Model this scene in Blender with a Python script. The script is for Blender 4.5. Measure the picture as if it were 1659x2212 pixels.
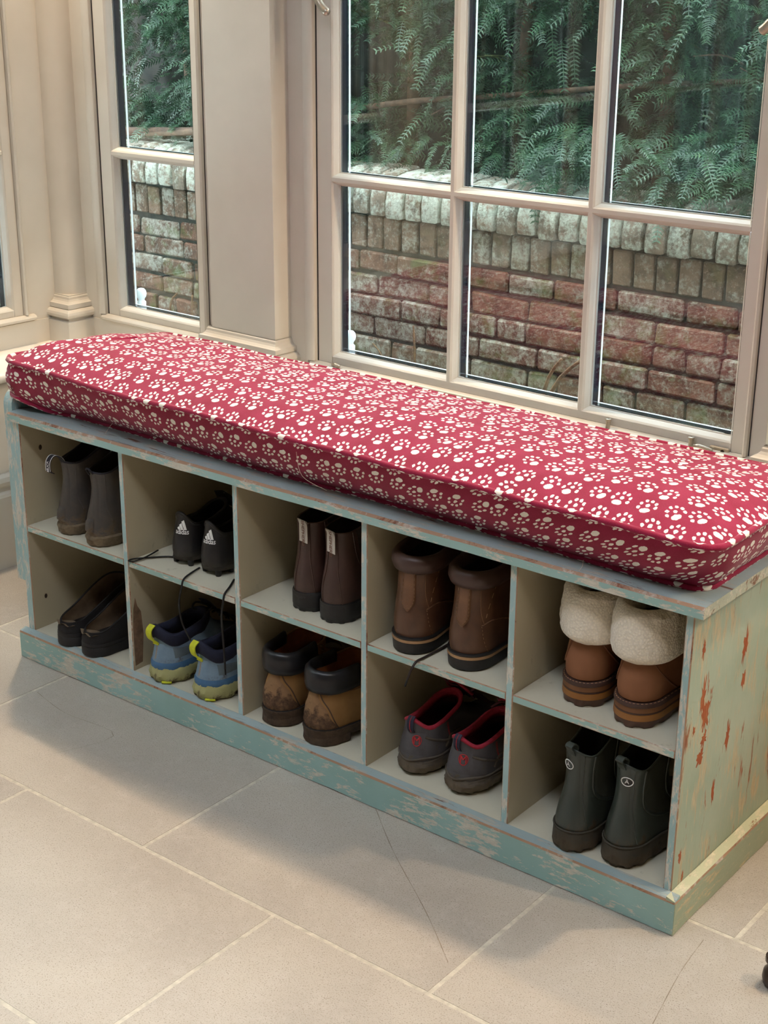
import bpy, bmesh, math, random
from math import sin, cos, pi, sqrt, exp
from mathutils import Vector, Matrix, noise
random.seed(7)
scene = bpy.context.scene
COL = scene.collection
for o in list(bpy.data.objects):
    bpy.data.objects.remove(o, do_unlink=True)

# ---------------------------------------------------------------- camera
cam_d = bpy.data.cameras.new('camera')
cam_d.sensor_fit = 'HORIZONTAL'; cam_d.sensor_width = 36.0
cam_d.lens = 3152.82 / 1659.0 * 36.0
cam_d.clip_start = 0.05; cam_d.clip_end = 100
cam = bpy.data.objects.new('camera', cam_d); COL.objects.link(cam)
CR = Vector((0.78321772, 0.6216986, 0.00780125)); CU = Vector((-0.21800046, 0.26284364, 0.93988777)); CF = Vector((-0.5822764, 0.73783743, -0.34139437))
cam.matrix_world = Matrix(((CR.x, CU.x, -CF.x, 2.39349), (CR.y, CU.y, -CF.y, -1.80356), (CR.z, CU.z, -CF.z, 1.39667), (0, 0, 0, 1)))
scene.camera = cam

# ---------------------------------------------------------------- sky, lamps, exposure
world = bpy.data.worlds.new('sky'); scene.world = world; world.use_nodes = True
bgn = world.node_tree.nodes['Background']
bgn.inputs[0].default_value = (0.84, 0.90, 1.0, 1)      # even overcast sky
bgn.inputs[1].default_value = 12.0

def lamp(name, loc, target, power, colour, size=0.05, spot=None, blend=0.6):
    d = bpy.data.lights.new(name, 'SPOT' if spot else 'POINT')
    d.energy = power; d.color = colour; d.shadow_soft_size = size
    if spot:
        d.spot_size = math.radians(spot); d.spot_blend = blend
    o = bpy.data.objects.new(name, d); COL.objects.link(o); o.location = loc
    o.rotation_euler = (Vector(target) - Vector(loc)).to_track_quat('-Z', 'Y').to_euler()
    return o
WARM = (1.0, 0.76, 0.50)
lamp('warm_downlight', (2.05, 0.46, 2.42), (1.75, -0.10, 0.2), 92, WARM, 0.03, 115, 0.5)
lamp('warm_downlight', (-0.48, 0.50, 2.40), (0.0, 0.0, 0.2), 112, WARM, 0.03, 115, 0.5)
lamp('warm_downlight', (3.15, 0.38, 2.42), (2.0, -0.15, 0.2), 95, WARM, 0.03, 105, 0.5)  # extra lamp, added to brighten the bench's right end panel
lamp('warm_downlight', (2.9, -1.4, 2.6), (2.2, -0.9, 0.0), 24, WARM, 0.06, 120, 0.8)

vs = scene.view_settings
vs.view_transform = 'Standard'; vs.look = 'None'; vs.exposure = -0.10; vs.gamma = 1.0; vs.use_curve_mapping = False
scene.cycles.transparent_max_bounces = 16
scene.cycles.max_bounces = 5
scene.cycles.diffuse_bounces = 3
scene.cycles.glossy_bounces = 3
scene.cycles.caustics_reflective = False
scene.cycles.caustics_refractive = False
scene.cycles.use_adaptive_sampling = True
scene.cycles.adaptive_threshold = 0.06
scene.cycles.sample_clamp_indirect = 8.0

# ---------------------------------------------------------------- helpers
def lin(c):
    return tuple((v / 255 / 12.92) if v / 255 <= 0.04045 else ((v / 255 + 0.055) / 1.055) ** 2.4 for v in c) + (1.0,)

class NT:
    """small material builder"""
    def __init__(self, name):
        self.m = bpy.data.materials.new(name); self.m.use_nodes = True
        self.t = self.m.node_tree; self.t.nodes.clear()
        self.out = self.t.nodes.new('ShaderNodeOutputMaterial')
    def n(self, typ, ins=None, **pr):
        nd = self.t.nodes.new('ShaderNode' + typ)
        for k, v in pr.items(): setattr(nd, k, v)
        for k, v in (ins or {}).items():
            s = nd.inputs[k]
            if isinstance(v, bpy.types.NodeSocket): self.t.links.new(v, s)
            elif isinstance(v, bpy.types.Node): self.t.links.new(v.outputs[0], s)
            else: s.default_value = v
        return nd
    def math(self, op, a, b=0.0, c=0.0):
        return self.n('Math', {0: a, 1: b, 2: c}, operation=op).outputs[0]
    def vm(self, op, a, b=(0, 0, 0)):
        nd = self.n('VectorMath', {0: a, 1: b}, operation=op)
        return nd.outputs['Value'] if op in ('LENGTH', 'DOT_PRODUCT') else nd.outputs[0]
    def coord(self, which='Object', scale=(1, 1, 1)):
        c = self.n('TexCoord').outputs[which]
        return self.n('Mapping', {'Vector': c, 'Scale': scale}).outputs[0]
    def noise(self, v, scale, detail=3, rough=0.6, dist=0.0):
        return self.n('TexNoise', {'Vector': v, 'Scale': scale, 'Detail': detail, 'Roughness': rough, 'Distortion': dist}).outputs[0]
    def step(self, v, lo, hi, a=0.0, b=1.0):
        return self.n('MapRange', {0: v, 1: lo, 2: hi, 3: a, 4: b}).outputs[0]
    def mix(self, f, a, b):
        nd = self.n('Mix', {0: f}, data_type='RGBA')
        for i, v in ((6, a), (7, b)):
            if isinstance(v, bpy.types.NodeSocket): self.t.links.new(v, nd.inputs[i])
            else: nd.inputs[i].default_value = v
        return nd.outputs[2]
    def bump(self, h, strength=0.3, dist=0.002, normal=None):
        i = {'Strength': strength, 'Distance': dist, 'Height': h}
        if normal is not None: i['Normal'] = normal
        return self.n('Bump', i).outputs[0]
    def done(self, **ins):
        b = self.n('BsdfPrincipled')
        for k, v in ins.items():
            k = {'col': 'Base Color', 'rough': 'Roughness', 'spec': 'Specular IOR Level', 'nrm': 'Normal', 'metal': 'Metallic',
                 'sheen': 'Sheen Weight', 'sheenr': 'Sheen Roughness', 'coat': 'Coat Weight'}[k]
            if isinstance(v, bpy.types.NodeSocket): self.t.links.new(v, b.inputs[k])
            else: b.inputs[k].default_value = v
        self.t.links.new(b.outputs[0], self.out.inputs[0])
        return self.m

def plain(name, c, rough=0.5, var=0.06, scale=30, bump=0.0, spec=0.5, metal=0.0, bscale=None, sheen=0.0):
    k = NT(name); v = k.coord()
    f = k.noise(v, scale)
    d = lin([max(0, x * (1 - var * 2)) for x in c])
    kw = dict(col=k.mix(k.step(f, .3, .7), lin(c), d), rough=rough, spec=spec, metal=metal, sheen=sheen)
    if bump: kw['nrm'] = k.bump(k.noise(v, bscale or scale * 4), bump, .0015)
    return k.done(**kw)

def link(o, parent=None):
    COL.objects.link(o)
    if parent is not None: o.parent = parent
    return o

def mk(name, verts, faces, mat, parent=None, smooth=False, uv=None, midx=None, auto=None):
    me = bpy.data.meshes.new(name)
    me.from_pydata([tuple(v) for v in verts], [], faces)
    for m in (mat if isinstance(mat, (list, tuple)) else [mat]): me.materials.append(m)
    if midx:
        for p, i in zip(me.polygons, midx): p.material_index = i
    if uv:
        l = me.uv_layers.new(name='UVMap')
        for p in me.polygons:
            for li in p.loop_indices: l.data[li].uv = uv[me.loops[li].vertex_index]
    bm = bmesh.new(); bm.from_mesh(me)
    bmesh.ops.recalc_face_normals(bm, faces=bm.faces)
    bm.to_mesh(me); bm.free()
    if smooth:
        me.polygons.foreach_set('use_smooth', [True] * len(me.polygons))
        if auto: me.set_sharp_from_angle(angle=math.radians(auto))
    me.update()
    return link(bpy.data.objects.new(name, me), parent)

class MB:
    """gathers shapes into one mesh"""
    def __init__(self): self.v = []; self.f = []
    def add(self, vf):
        n = len(self.v); self.v += [tuple(p) for p in vf[0]]; self.f += [tuple(i + n for i in q) for q in vf[1]]; return self
    def build(self, name, mat, parent=None, **k): return mk(name, self.v, self.f, mat, parent, **k)

def box(x0, x1, y0, y1, z0, z1):
    v = [(x, y, z) for z in (z0, z1) for y in (y0, y1) for x in (x0, x1)]
    return v, [(0, 2, 3, 1), (4, 5, 7, 6), (0, 1, 5, 4), (2, 6, 7, 3), (0, 4, 6, 2), (1, 3, 7, 5)]

def bbox(name, b, mat, parent=None, bev=0.0, seg=1, rule=None, jit=0.0):
    """box object with bevelled edges; rule(normal, centre) gives a material index"""
    me = bpy.data.meshes.new(name); bm = bmesh.new()
    v, f = box(*b); vs_ = [bm.verts.new(p) for p in v]
    for q in f: bm.faces.new([vs_[i] for i in q])
    bmesh.ops.recalc_face_normals(bm, faces=bm.faces)
    if rule:
        for q in bm.faces: q.material_index = rule(q.normal, q.calc_center_median())
    if bev:
        r = bmesh.ops.bevel(bm, geom=list(bm.edges), offset=bev, segments=seg, affect='EDGES', profile=0.5, material=(len(mat) - 1 if isinstance(mat, (list, tuple)) and len(mat) > 2 else -1))
    bm.to_mesh(me); bm.free()
    for m in (mat if isinstance(mat, (list, tuple)) else [mat]): me.materials.append(m)
    return link(bpy.data.objects.new(name, me), parent)

def loft(rings, closed=True, cap0=False, cap1=False, loop=False):
    n = len(rings[0]); v = [p for r in rings for p in r]; f = []
    m = len(rings)
    for i in range(m if loop else m - 1):
        j = (i + 1) % m
        for k in range(n if closed else n - 1):
            l = (k + 1) % n
            f.append((i * n + k, i * n + l, j * n + l, j * n + k))
    for cap, i in ((cap0, 0), (cap1, m - 1)):
        if cap:
            c = sum((Vector(p) for p in rings[i]), Vector()) / n
            v.append(tuple(c)); q = len(v) - 1
            for k in range(n): f.append((i * n + k, i * n + (k + 1) % n, q))
    return v, f

def smoothpath(pts, sub=6, closed=False):
    p = [Vector(q) for q in pts]; n = len(p); out = []
    for i in range(n if closed else n - 1):
        a = p[(i - 1) % n] if closed or i else p[0]; b = p[i]; c = p[(i + 1) % n]
        d = p[(i + 2) % n] if closed or i + 2 < n else p[-1]
        for k in range(sub):
            t = k / sub
            out.append(0.5 * ((2 * b) + (c - a) * t + (2 * a - 5 * b + 4 * c - d) * t * t + (3 * b - a - 3 * c + d) * t ** 3))
    if not closed: out.append(p[-1])
    return out

def tube(path, r, n=6, closed=False, flat=1.0):
    p = [Vector(q) for q in path]; m = len(p); rings = []; up = None
    for i in range(m):
        t = (p[(i + 1) % m] - p[i - 1]) if closed else (p[min(i + 1, m - 1)] - p[max(i - 1, 0)])
        if t.length < 1e-9: t = Vector((0, 0, 1))
        t.normalize()
        if up is None: up = Vector((0, 0, 1)) if abs(t.z) < .9 else Vector((1, 0, 0))
        s = t.cross(up)
        if s.length < 1e-6: s = t.cross(Vector((1, .3, 0)))
        s.normalize(); up = s.cross(t).normalized()
        rr = r[i] if isinstance(r, (list, tuple)) else r
        rings.append([p[i] + (s * cos(a) + up * sin(a) * flat) * rr for a in (2 * pi * k / n for k in range(n))])
    return loft(rings, True, not closed, not closed, closed)

def lathe(prof, n=16, c=(0, 0, 0)):
    return loft([[(c[0] + r * cos(2 * pi * k / n), c[1] + r * sin(2 * pi * k / n), c[2] + z) for k in range(n)] for r, z in prof], True, True, True)

def extrude(poly, axis, a, b):
    """poly: list of 2D points in the two axes other than `axis`"""
    def P(q, t):
        return {'x': (t, q[0], q[1]), 'y': (q[0], t, q[1]), 'z': (q[0], q[1], t)}[axis]
    n = len(poly); v = [P(q, a) for q in poly] + [P(q, b) for q in poly]
    f = [(i, (i + 1) % n, n + (i + 1) % n, n + i) for i in range(n)] + [tuple(range(n)), tuple(range(2 * n - 1, n - 1, -1))]
    return v, f

def empty(name, loc=(0, 0, 0), rz=0.0, parent=None):
    o = bpy.data.objects.new(name, None); o.empty_display_size = .05
    o.location = loc; o.rotation_euler = (0, 0, rz)
    return link(o, parent)

def tag(o, label=None, cat=None, group=None, kind=None):
    for k, v in (('label', label), ('category', cat), ('group', group), ('kind', kind)):
        if v: o[k] = v
    return o

def copy_tree(o, parent=None):
    c = o.copy(); COL.objects.link(c); c.parent = parent
    for ch in list(o.children): copy_tree(ch, c)
    return c

def text2d(s, size, font_shear=0.0, spacing=1.0):
    cu = bpy.data.curves.new('t', 'FONT'); cu.body = s; cu.size = size; cu.align_x = 'CENTER'; cu.align_y = 'CENTER'; cu.resolution_u = 3
    cu.space_character = spacing; cu.shear = font_shear; cu.offset = size * .012
    o = bpy.data.objects.new('t', cu); COL.objects.link(o)
    dg = bpy.context.evaluated_depsgraph_get(); me = o.evaluated_get(dg).to_mesh()
    v = [(p.co.x, p.co.y) for p in me.vertices]; f = [tuple(p.vertices) for p in me.polygons]
    o.evaluated_get(dg).to_mesh_clear()
    bpy.data.objects.remove(o); bpy.data.curves.remove(cu)
    return v, f

# ---------------------------------------------------------------- wall frame (the window wall runs at a slight angle to the bench)
PHI = math.atan(-0.0336)
O_B = (0.77, 0.651, 0.0)                       # origin of the window wall: its sash face
_ex = Vector((cos(PHI), sin(PHI), 0)); _ey = Vector((-sin(PHI), cos(PHI), 0))
O_L = tuple(Vector(O_B) + _ex * -1.412)        # corner with the left wall
def wback(name): return empty(name, O_B, PHI)
def wleft(name): return empty(name, O_L, PHI + pi / 2)

# ---------------------------------------------------------------- setting materials
PAINT = plain('wall_paint_stone', (212, 206, 195), .42, .02, 6, .05, .4, bscale=220)
SILLW = plain('sill_white_paint', (236, 233, 226), .3, .015, 8, .03, .5, bscale=150)
PLAST = plain('ceiling_plaster', (192, 186, 178), .8, .02, 3)
EXTW = plain('exterior_white_paint', (232, 238, 238), .4, .03, 20)
SPACER = plain('spacer_and_gap_navy', (26, 34, 50), .12, .05, 40, spec=.9)  # bluish tint paints in the reflected sky; also colours the gap strips
PEWTER = plain('pewter_metal', (196, 186, 172), .32, .05, 60, metal=.9)
SCREW = plain('screw_dark', (70, 64, 58), .4, .1, 80, metal=.8)

def glass_mat():
    k = NT('window_glass')
    fc = k.n('LayerWeight', {'Blend': .5}).outputs['Facing']            # 1 - cos
    fr = k.math('ADD', k.math('MULTIPLY', k.math('POWER', fc, 5.0), .96), .04)
    tr = k.n('BsdfTransparent', {'Color': (0.95, 0.985, 0.975, 1)})
    gl = k.n('BsdfGlossy', {'Color': (1, 1, 1, 1), 'Roughness': 0.015})
    ms = k.n('MixShader', {0: fr, 1: tr.outputs[0], 2: gl.outputs[0]})
    k.t.links.new(ms.outputs[0], k.out.inputs[0]); return k.m
GLASS = glass_mat()

# ---------------------------------------------------------------- floor: limestone tiles 600 x 400 on pale grout
def tile_mat():
    k = NT('limestone_tile'); geo = k.n('NewGeometry').outputs['Position']
    rnd = k.n('ObjectInfo').outputs['Random']
    v = k.vm('ADD', geo, k.n('CombineXYZ', {0: k.math('MULTIPLY', rnd, 37.0), 1: 0.0, 2: 0.0}).outputs[0])
    big = k.noise(v, 3.5, 3, .6); mid = k.noise(v, 28, 3, .7); fine = k.noise(v, 420, 1, .8)
    c = k.mix(k.step(big, .35, .68), lin((188, 180, 169)), lin((171, 163, 154)))
    c = k.mix(k.step(mid, .45, .75, 0, .5), c, lin((200, 193, 185)))
    c = k.mix(k.step(fine, .44, .32, 0, .75), c, lin((138, 126, 112)))
    fl = k.n('TexVoronoi', {'Vector': k.n('Mapping', {'Vector': v, 'Scale': (1, 2.4, 1)}).outputs[0], 'Scale': 95.0}).outputs[0]
    c = k.mix(k.math('MULTIPLY', k.step(fl, .16, .08), k.step(mid, .48, .58)), c, lin((120, 108, 94)))
    c = k.mix(k.math('MULTIPLY', rnd, .16), c, lin((184, 170, 152)))
    rough = k.step(mid, .3, .7, .34, .46)
    return k.done(col=c, rough=rough, spec=.45, nrm=k.bump(k.math('ADD', mid, k.math('MULTIPLY', fine, .4)), .10, .002))
TILE = tile_mat()
GROUT = plain('grout_cream', (214, 206, 190), .8, .08, 60, .2)
floor = mk('floor', *box(-.52, 5.6, -4.7, .62, -.05, -.0007), GROUT); tag(floor, kind='structure')
TW, TH, TG = .6115, .405, .0062
def tile_mesh(w, h):
    me = bpy.data.meshes.new('tile'); bm = bmesh.new()
    v, f = box(0, w, 0, h, -.02, 0); q = [bm.verts.new(p) for p in v]
    for i in f: bm.faces.new([q[j] for j in i])
    bmesh.ops.recalc_face_normals(bm, faces=bm.faces)
    bmesh.ops.bevel(bm, geom=[e for e in bm.edges if all(a.co.z > -.001 for a in e.verts)], offset=.0009, segments=2, affect='EDGES')
    bm.to_mesh(me); bm.free(); me.materials.append(TILE); return me
TM = tile_mesh(TW - TG, TH - TG)
for r in range(-11, 2):
    y = .038 + TH * (r - 1) + TG / 2
    off = .127 if r % 2 == 0 else (-.190 if r == 1 else -.1785)
    # rows: r=1 -> y .038.. ; r=0 -> -.367...038
    y = .038 + TH * (r - 1) + TG / 2 if r < 1 else .038 + TG / 2
    for c in range(-2, 9):
        x = off + TW * c + TG / 2
        if x < -1.0 or x > 5.4: continue
        if x < -.52 or r == 1:
            x1 = x + TW - TG; x0 = max(x, -.50)
            if x1 - x0 < .05: continue
            me = tile_mesh(x1 - x0, TH - TG if r < 1 else TH - TG)
            o = bpy.data.objects.new('tile', me); o.location = (x0, y, random.uniform(-.0004, 0))
        else:
            o = bpy.data.objects.new('tile', TM); o.location = (x, y, random.uniform(-.0004, 0))
        link(o, floor)
CRACK = plain('crack_line', (158, 144, 126), .8, .1, 50)
for pts in ([(.9722, -.0188), (1.0809, -.1064), (1.227, -.2088), (1.33, -.29)], [(.138, -.1076), (.2546, -.1313), (.4036, -.1342), (.3464, -.2982)],
            [(1.606, .0059), (1.6153, -.0882), (1.6393, -.2183)]):
    p = smoothpath([(a, b, 0) for a, b in pts], 5); v = []; f = []
    for i, q in enumerate(p):
        w = .0004 + .0002 * sin(i * 2.1); v += [(q.x - w, q.y - w, .0003), (q.x + w, q.y + w, .0003)]
        if i: f.append((2 * i - 2, 2 * i - 1, 2 * i + 1, 2 * i))
    mk('crack', v, f, CRACK, floor)

# ---------------------------------------------------------------- room shell
Z0, ZBAR, ZBAR2, ZHEAD, ZCEIL = .5944, .9905, 1.47, 2.16, 2.75
def frame_wall(root, spans, xa, xb, cut=.0):
    """lower wall, sill, fascia and head in wall-local coordinates; spans = window openings (bead edges)"""
    lo = mk('lower_panel', *box(xa + cut, xb, -.17, .10, 0, .474), PAINT, root)
    sk = MB().add(extrude([(-.17, 0), (-.192, 0), (-.192, .185), (-.189, .192), (-.181, .197), (-.181, .206), (-.186, .212), (-.189, .222), (-.185, .233), (-.175, .240), (-.17, .24)], 'x', xa + cut, xb))
    sk.build('skirting', PAINT, root)
    s = MB().add(extrude([(.0, .474), (-.192, .474), (-.200, .478), (-.204, .485), (-.203, .493), (-.197, .499), (-.190, .500), (.0, .500)], 'x', xa + cut, xb))
    s.build('window_sill', SILLW, root, smooth=True, auto=40)
    mk('fascia', *box(xa, xb, -.004, .06, .500, .5605), PAINT, root)
    for a, b in spans:
        mk('gap_shade_strip', *box(a - .058, b + .058, -.001, .05, .5605, .563), SPACER, root)  # dark strip stands in for the shade in this gap
        m = MB().add(extrude([(.0, .563), (-.010, .563), (-.015, .566), (-.016, .571), (-.012, .576), (-.004, .5785), (0, .5785)], 'x', a - .058, b + .058))
        m.build('sill_bead', PAINT, root, smooth=True, auto=40)
    mk('head_wall', *box(xa, xb, -.05, .10, ZHEAD + .06, ZCEIL), PAINT, root)
    # solid posts between the windows
    ed = [xa] + [e for a, b in spans for e in (a - .0765, b + .0365 + .04)] + [xb]
    for i in range(0, len(ed), 2):
        if ed[i + 1] - ed[i] > .002: mk('post', *box(ed[i], ed[i + 1], .0, .07, .5605, ZHEAD + .06), PAINT, root)

def casement(root, a, b, bars, zt=ZHEAD):
    """sash with glazing bars. a, b: bead edges at the sash face (local x)"""
    fw = .004
    for x0, x1, z0, z1, nm in ((a - .0427, a, .5785, zt + .05, 'stile'), (b, b + .0275, .5785, zt + .05, 'stile'), (a, b, .5785, Z0, 'rail'), (a, b, zt, zt + .05, 'rail')):
        bbox(nm, (x0 + .0006, x1 - .0006 if nm == 'stile' and x1 < b else x1, .0, .052, z0, z1), PAINT, root, .0008)
    for x in bars: mk('glazing_bar', *box(x - fw, x + fw, 0, .052, Z0, zt), PAINT, root)
    xs = [a] + list(bars) + [b]
    zs = [Z0, ZBAR, ZBAR2, zt]
    for z in zs[1:-1]:
        for i in range(len(xs) - 1):
            mk('glazing_bar', *box(xs[i] + (fw if i else 0), xs[i + 1] - (fw if i < len(xs) - 2 else 0), 0, .052, z - fw, z + fw), PAINT, root)
    for i in range(len(xs) - 1):
        for j in range(3):
            x0 = xs[i] + (fw if i else 0); x1 = xs[i + 1] - (fw if i < len(xs) - 2 else 0)
            z0 = zs[j] + (fw if j else 0); z1 = zs[j + 1] - (fw if j < 2 else 0)
            def R(e, d): return [(x0 + e, d, z0 + e), (x1 - e, d, z0 + e), (x1 - e, d, z1 - e), (x0 + e, d, z1 - e)]
            v, f = loft([R(0, 0), R(.0012, .0012), R(.0035, .0035), R(.0075, .012), R(.0088, .0172), R(.0105, .0176), R(.0105, .0195)])
            mk('glazing_bead', v, f, PAINT, root)
            v, f = loft([R(.0107, .0236), R(.0105, .042)]); mk('spacer_bar', v, f, SPACER, root)
            v, f = loft([R(.0095, .046), R(.0095, .052), R(.002, .058)]); mk('outer_bead', v, f, EXTW, root)
            mk('pane', *box(x0 + .0092, x1 - .0092, .0195, .0235, z0 + .0092, z1 - .0092), GLASS, root)
            mk('pane', *box(x0 + .0092, x1 - .0092, .0421, .046, z0 + .0092, z1 - .0092), GLASS, root)
    # frame beads either side of the sash, with dark strips as shade in the gaps
    def staff(x0, x1):
        return extrude([(x0, .02), (x0, -.010), (x0 + .003, -.0125), ((x0 + x1) / 2, -.0135), (x1 - .003, -.0125), (x1, -.010), (x1, .02)], 'z', .5785, zt + .05)
    mk('frame_bead', *staff(a - .0745, a - .0455), PAINT, root, smooth=True, auto=40)
    mk('frame_bead', *staff(b + .0285, b + .0365), PAINT, root, smooth=True, auto=40)
    for x in (a - .0765, b + .0365): mk('gap_shade_strip', *box(x, x + .0018, -.001, .03, .5785, zt + .05), SPACER, root)
    mk('gap_shade_strip', *box(a - .0452, a - .0428, -.0003, .03, .5785, zt + .05), SPACER, root)
    for x0, x1 in ((b + .0385, b + .0765),): mk('jamb', *box(x0, x1, .0, .06, .5605, zt + .06), PAINT, root)

def base_profile(o, x0, x1, d0, mat, root, nm='pilaster_base'):
    """moulded base around a block standing on the sill (three exposed sides)"""
    prof = [(.0, .622), (.0, .6195), (.0022, .6175), (.003, .612), (.006, .607), (.011, .603), (.0165, .6015), (.0165, .590), (.0135, .589), (.0205, .587), (.0262, .582), (.028, .576), (.0262, .570), (.022, .5665), (.016, .5655), (.016, .5595), (.0255, .5585), (.0265, .557), (.0265, .500)]
    rings = [[(x0 - e, .0, z), (x0 - e, d0 - e, z), (x1 + e, d0 - e, z), (x1 + e, .0, z)] for e, z in prof]
    v, f = loft(rings, False); mk(nm, v, f, mat, root)

wb = wback('wall_back'); tag(wb, kind='structure')
frame_wall(wb, [(-1.2225, -.92), (-.48, .521), (.965, 1.966), (2.41, 3.411)], -1.42, 4.9, .212)
def pilaster(x0, x1, root):
    c = .019
    sec = [(x0, 0), (x0, -.037), (x0 + c, -.054), (x1, -.054), (x1, 0)]
    mk('pilaster_shaft', *extrude(sec, 'z', .60, ZHEAD + .2), PAINT, root)
    base_profile(0, x0 + .004, x1, -.054, PAINT, root)
for a, b in ((-.836, -.608), (.607, .835), (2.05, 2.28)): pilaster(a, b, wb)
# corner post: round shaft on a square moulded base
rr = .050
sh = [(-1.412 + .058 - rr + rr * cos(t), -.058 + rr - rr * sin(t)) for t in [i * pi / 2 / 10 for i in range(11)]]
mk('corner_shaft', *extrude([(-1.412, 0)] + [(-1.354, 0)] + sh + [(-1.412, -.058)], 'z', .60, ZHEAD + .2), PAINT, wb, smooth=True, auto=50)
prof = [(.0, .622), (.0, .6195), (.0022, .6175), (.003, .612), (.006, .607), (.011, .603), (.0165, .6015), (.0165, .590), (.0135, .589), (.0205, .587), (.0262, .582), (.028, .576), (.0262, .570), (.022, .5665), (.016, .5655), (.016, .5595), (.0255, .5585), (.0265, .557), (.0265, .500)]
mk('corner_base', *loft([[(-1.352 + e, 0, z), (-1.352 + e, -.060 - e, z), (-1.412, -.060 - e, z)] for e, z in prof], False), PAINT, wb)
mk('corner_base', *box(-1.412, -1.352, -.06, 0, .6215, .622), PAINT, wb)

w1 = wback('window_1'); tag(w1, kind='structure'); casement(w1, -.48, .521, (-.1467, .1867))
w2 = wback('window_2'); tag(w2, kind='structure'); casement(w2, -1.2225, -.92, ())
w4 = wback('window_4'); tag(w4, kind='structure'); casement(w4, .965, 1.966, (1.2983, 1.6317))
w5 = wback('window_5'); tag(w5, kind='structure'); casement(w5, 2.41, 3.411, (2.7433, 3.0767))
wl = wleft('wall_left'); tag(wl, kind='structure')
frame_wall(wl, [(-1.19, -.189), (-2.64, -1.639), (-4.09, -3.089)][::-1], -5.5, .0)
for a, b in ((-1.53, -1.30), (-2.98, -2.75)): pilaster(a, b, wl)
for i, (a, b) in enumerate(((-1.19, -.189), (-2.64, -1.639), (-4.09, -3.089))):
    w = wleft('window_%d' % (3 if i == 0 else 5 + i)); tag(w, kind='structure'); s = (b - a) / 3
    casement(w, a, b, (a + s, a + 2 * s))
# the rest of the room, behind the camera: plain walls and a ceiling with an unglazed opening added to light the interior
tag(mk('wall_right', *box(5.5, 5.6, -4.75, .6, 0, ZCEIL), PLAST), kind='structure')
wf = empty('wall_front'); tag(wf, kind='structure')
mk('lower_panel', *box(-1.4, 5.6, -4.8, -4.65, 0, .5), PLAST, wf); mk('head_wall', *box(-1.4, 5.6, -4.8, -4.65, 2.3, ZCEIL), PLAST, wf)
mk('mid_panel', *box(-1.4, 5.6, -4.8, -4.65, .5, 2.3), PLAST, wf)
ce = empty('ceiling'); tag(ce, kind='structure')
LX0, LX1, LY0, LY1 = .2, 2.5, -1.65, -1.05
for b in ((-1.2, LX0, -4.8, .75), (LX1, 5.6, -4.8, .75), (LX0, LX1, LY1, .75), (LX0, LX1, -4.8, LY0)):
    mk('ceiling_panel', *box(*b, ZCEIL, ZCEIL + .12), PLAST, ce)
for i in range(1, 5):
    x = LX0 + (LX1 - LX0) * i / 5; mk('opening_bar', *box(x - .03, x + .03, LY0, LY1, ZCEIL + .02, ZCEIL + .12), PLAST, ce)
# ================================================================ the pigeon-hole bench
def painted(name, top, cream, brown, fc=(.56, .62), fb=(.68, .72), sc=(9, 40, 40), fade=None, rough=.5, grain=True):
    """old flaking paint: top coat over cream undercoat over bare pine"""
    k = NT(name); v = k.coord('Object', sc); v1 = k.coord('Object')
    a = k.math('ADD', k.math('MULTIPLY', k.noise(v, 3.0, 5, .76, .3), .66), k.math('MULTIPLY', k.noise(v1, 11, 2, .5), .34)); b = k.noise(k.vm('ADD', v, (7, 3, 5)), 1.1, 5, .74, .6); g = k.noise(v1, 5, 3)
    fine = k.noise(k.coord('Object', (sc[0] * 3, sc[1] * 3, sc[2] * 3)), 3, 4, .7)
    c0 = k.mix(k.step(g, .3, .7), lin(top), lin(fade or top))
    c = k.mix(k.step(a, *fc), c0, k.mix(k.step(fine, .35, .65), lin(cream), lin([x * .9 for x in cream])))
    c = k.mix(k.step(b, *fb), c, k.mix(k.step(fine, .3, .7), lin(brown), lin([x * .72 for x in brown])))
    h = k.math('ADD', k.math('MULTIPLY', k.step(a, *fc), -.7), k.math('MULTIPLY', fine, .35))
    return k.done(col=c, rough=k.step(fine, .3, .7, rough - .08, rough + .12), spec=.4, nrm=k.bump(h, .35, .0012))
TEAL = painted('teal_paint_worn', (142, 175, 169), (214, 208, 194), (150, 100, 76), (.528, .552), (.70, .73), (9, 34, 34), fade=(162, 194, 192))
TEALV = painted('teal_paint_worn_upright', (150, 182, 184), (216, 211, 200), (150, 100, 76), (.50, .54), (.70, .73), (40, 40, 9), fade=(168, 194, 198))
SAGE = painted('sage_paint_worn', (158, 172, 152), (204, 186, 150), (172, 108, 74), (.52, .60), (.60, .66), (30, 30, 4.5), fade=(178, 186, 166))
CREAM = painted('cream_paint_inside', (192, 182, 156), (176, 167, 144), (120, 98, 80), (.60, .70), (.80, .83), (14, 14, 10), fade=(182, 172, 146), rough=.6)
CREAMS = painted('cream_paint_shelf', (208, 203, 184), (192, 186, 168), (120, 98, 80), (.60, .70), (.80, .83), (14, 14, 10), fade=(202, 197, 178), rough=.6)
TOPM = painted('board_top_worn', (146, 164, 166), (182, 178, 166), (122, 88, 70), (.53, .58), (.60, .66), (5, 46, 46), fade=(160, 176, 178))
EDGE = painted('worn_edge', (166, 132, 108), (206, 198, 186), (140, 84, 58), (.52, .62), (.56, .66), (12, 12, 12))
BEND = painted('board_end_worn', (176, 178, 158), (216, 206, 186), (140, 90, 62), (.50, .56), (.55, .62), (30, 30, 30))
XI = [.0, .3148, .6223, .9274, 1.2327, 1.54]; T = .0142; ZB, ZM, ZT = .0653, .3082, .5384; YBK = .41
bench = empty('shoe_bench', (0, 0, 0))
tag(bench, 'long worn teal painted pigeon-hole bench holding ten pairs of shoes', 'shoe bench')
def front(n, c): return 1 if n.y < -.5 else 0
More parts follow.
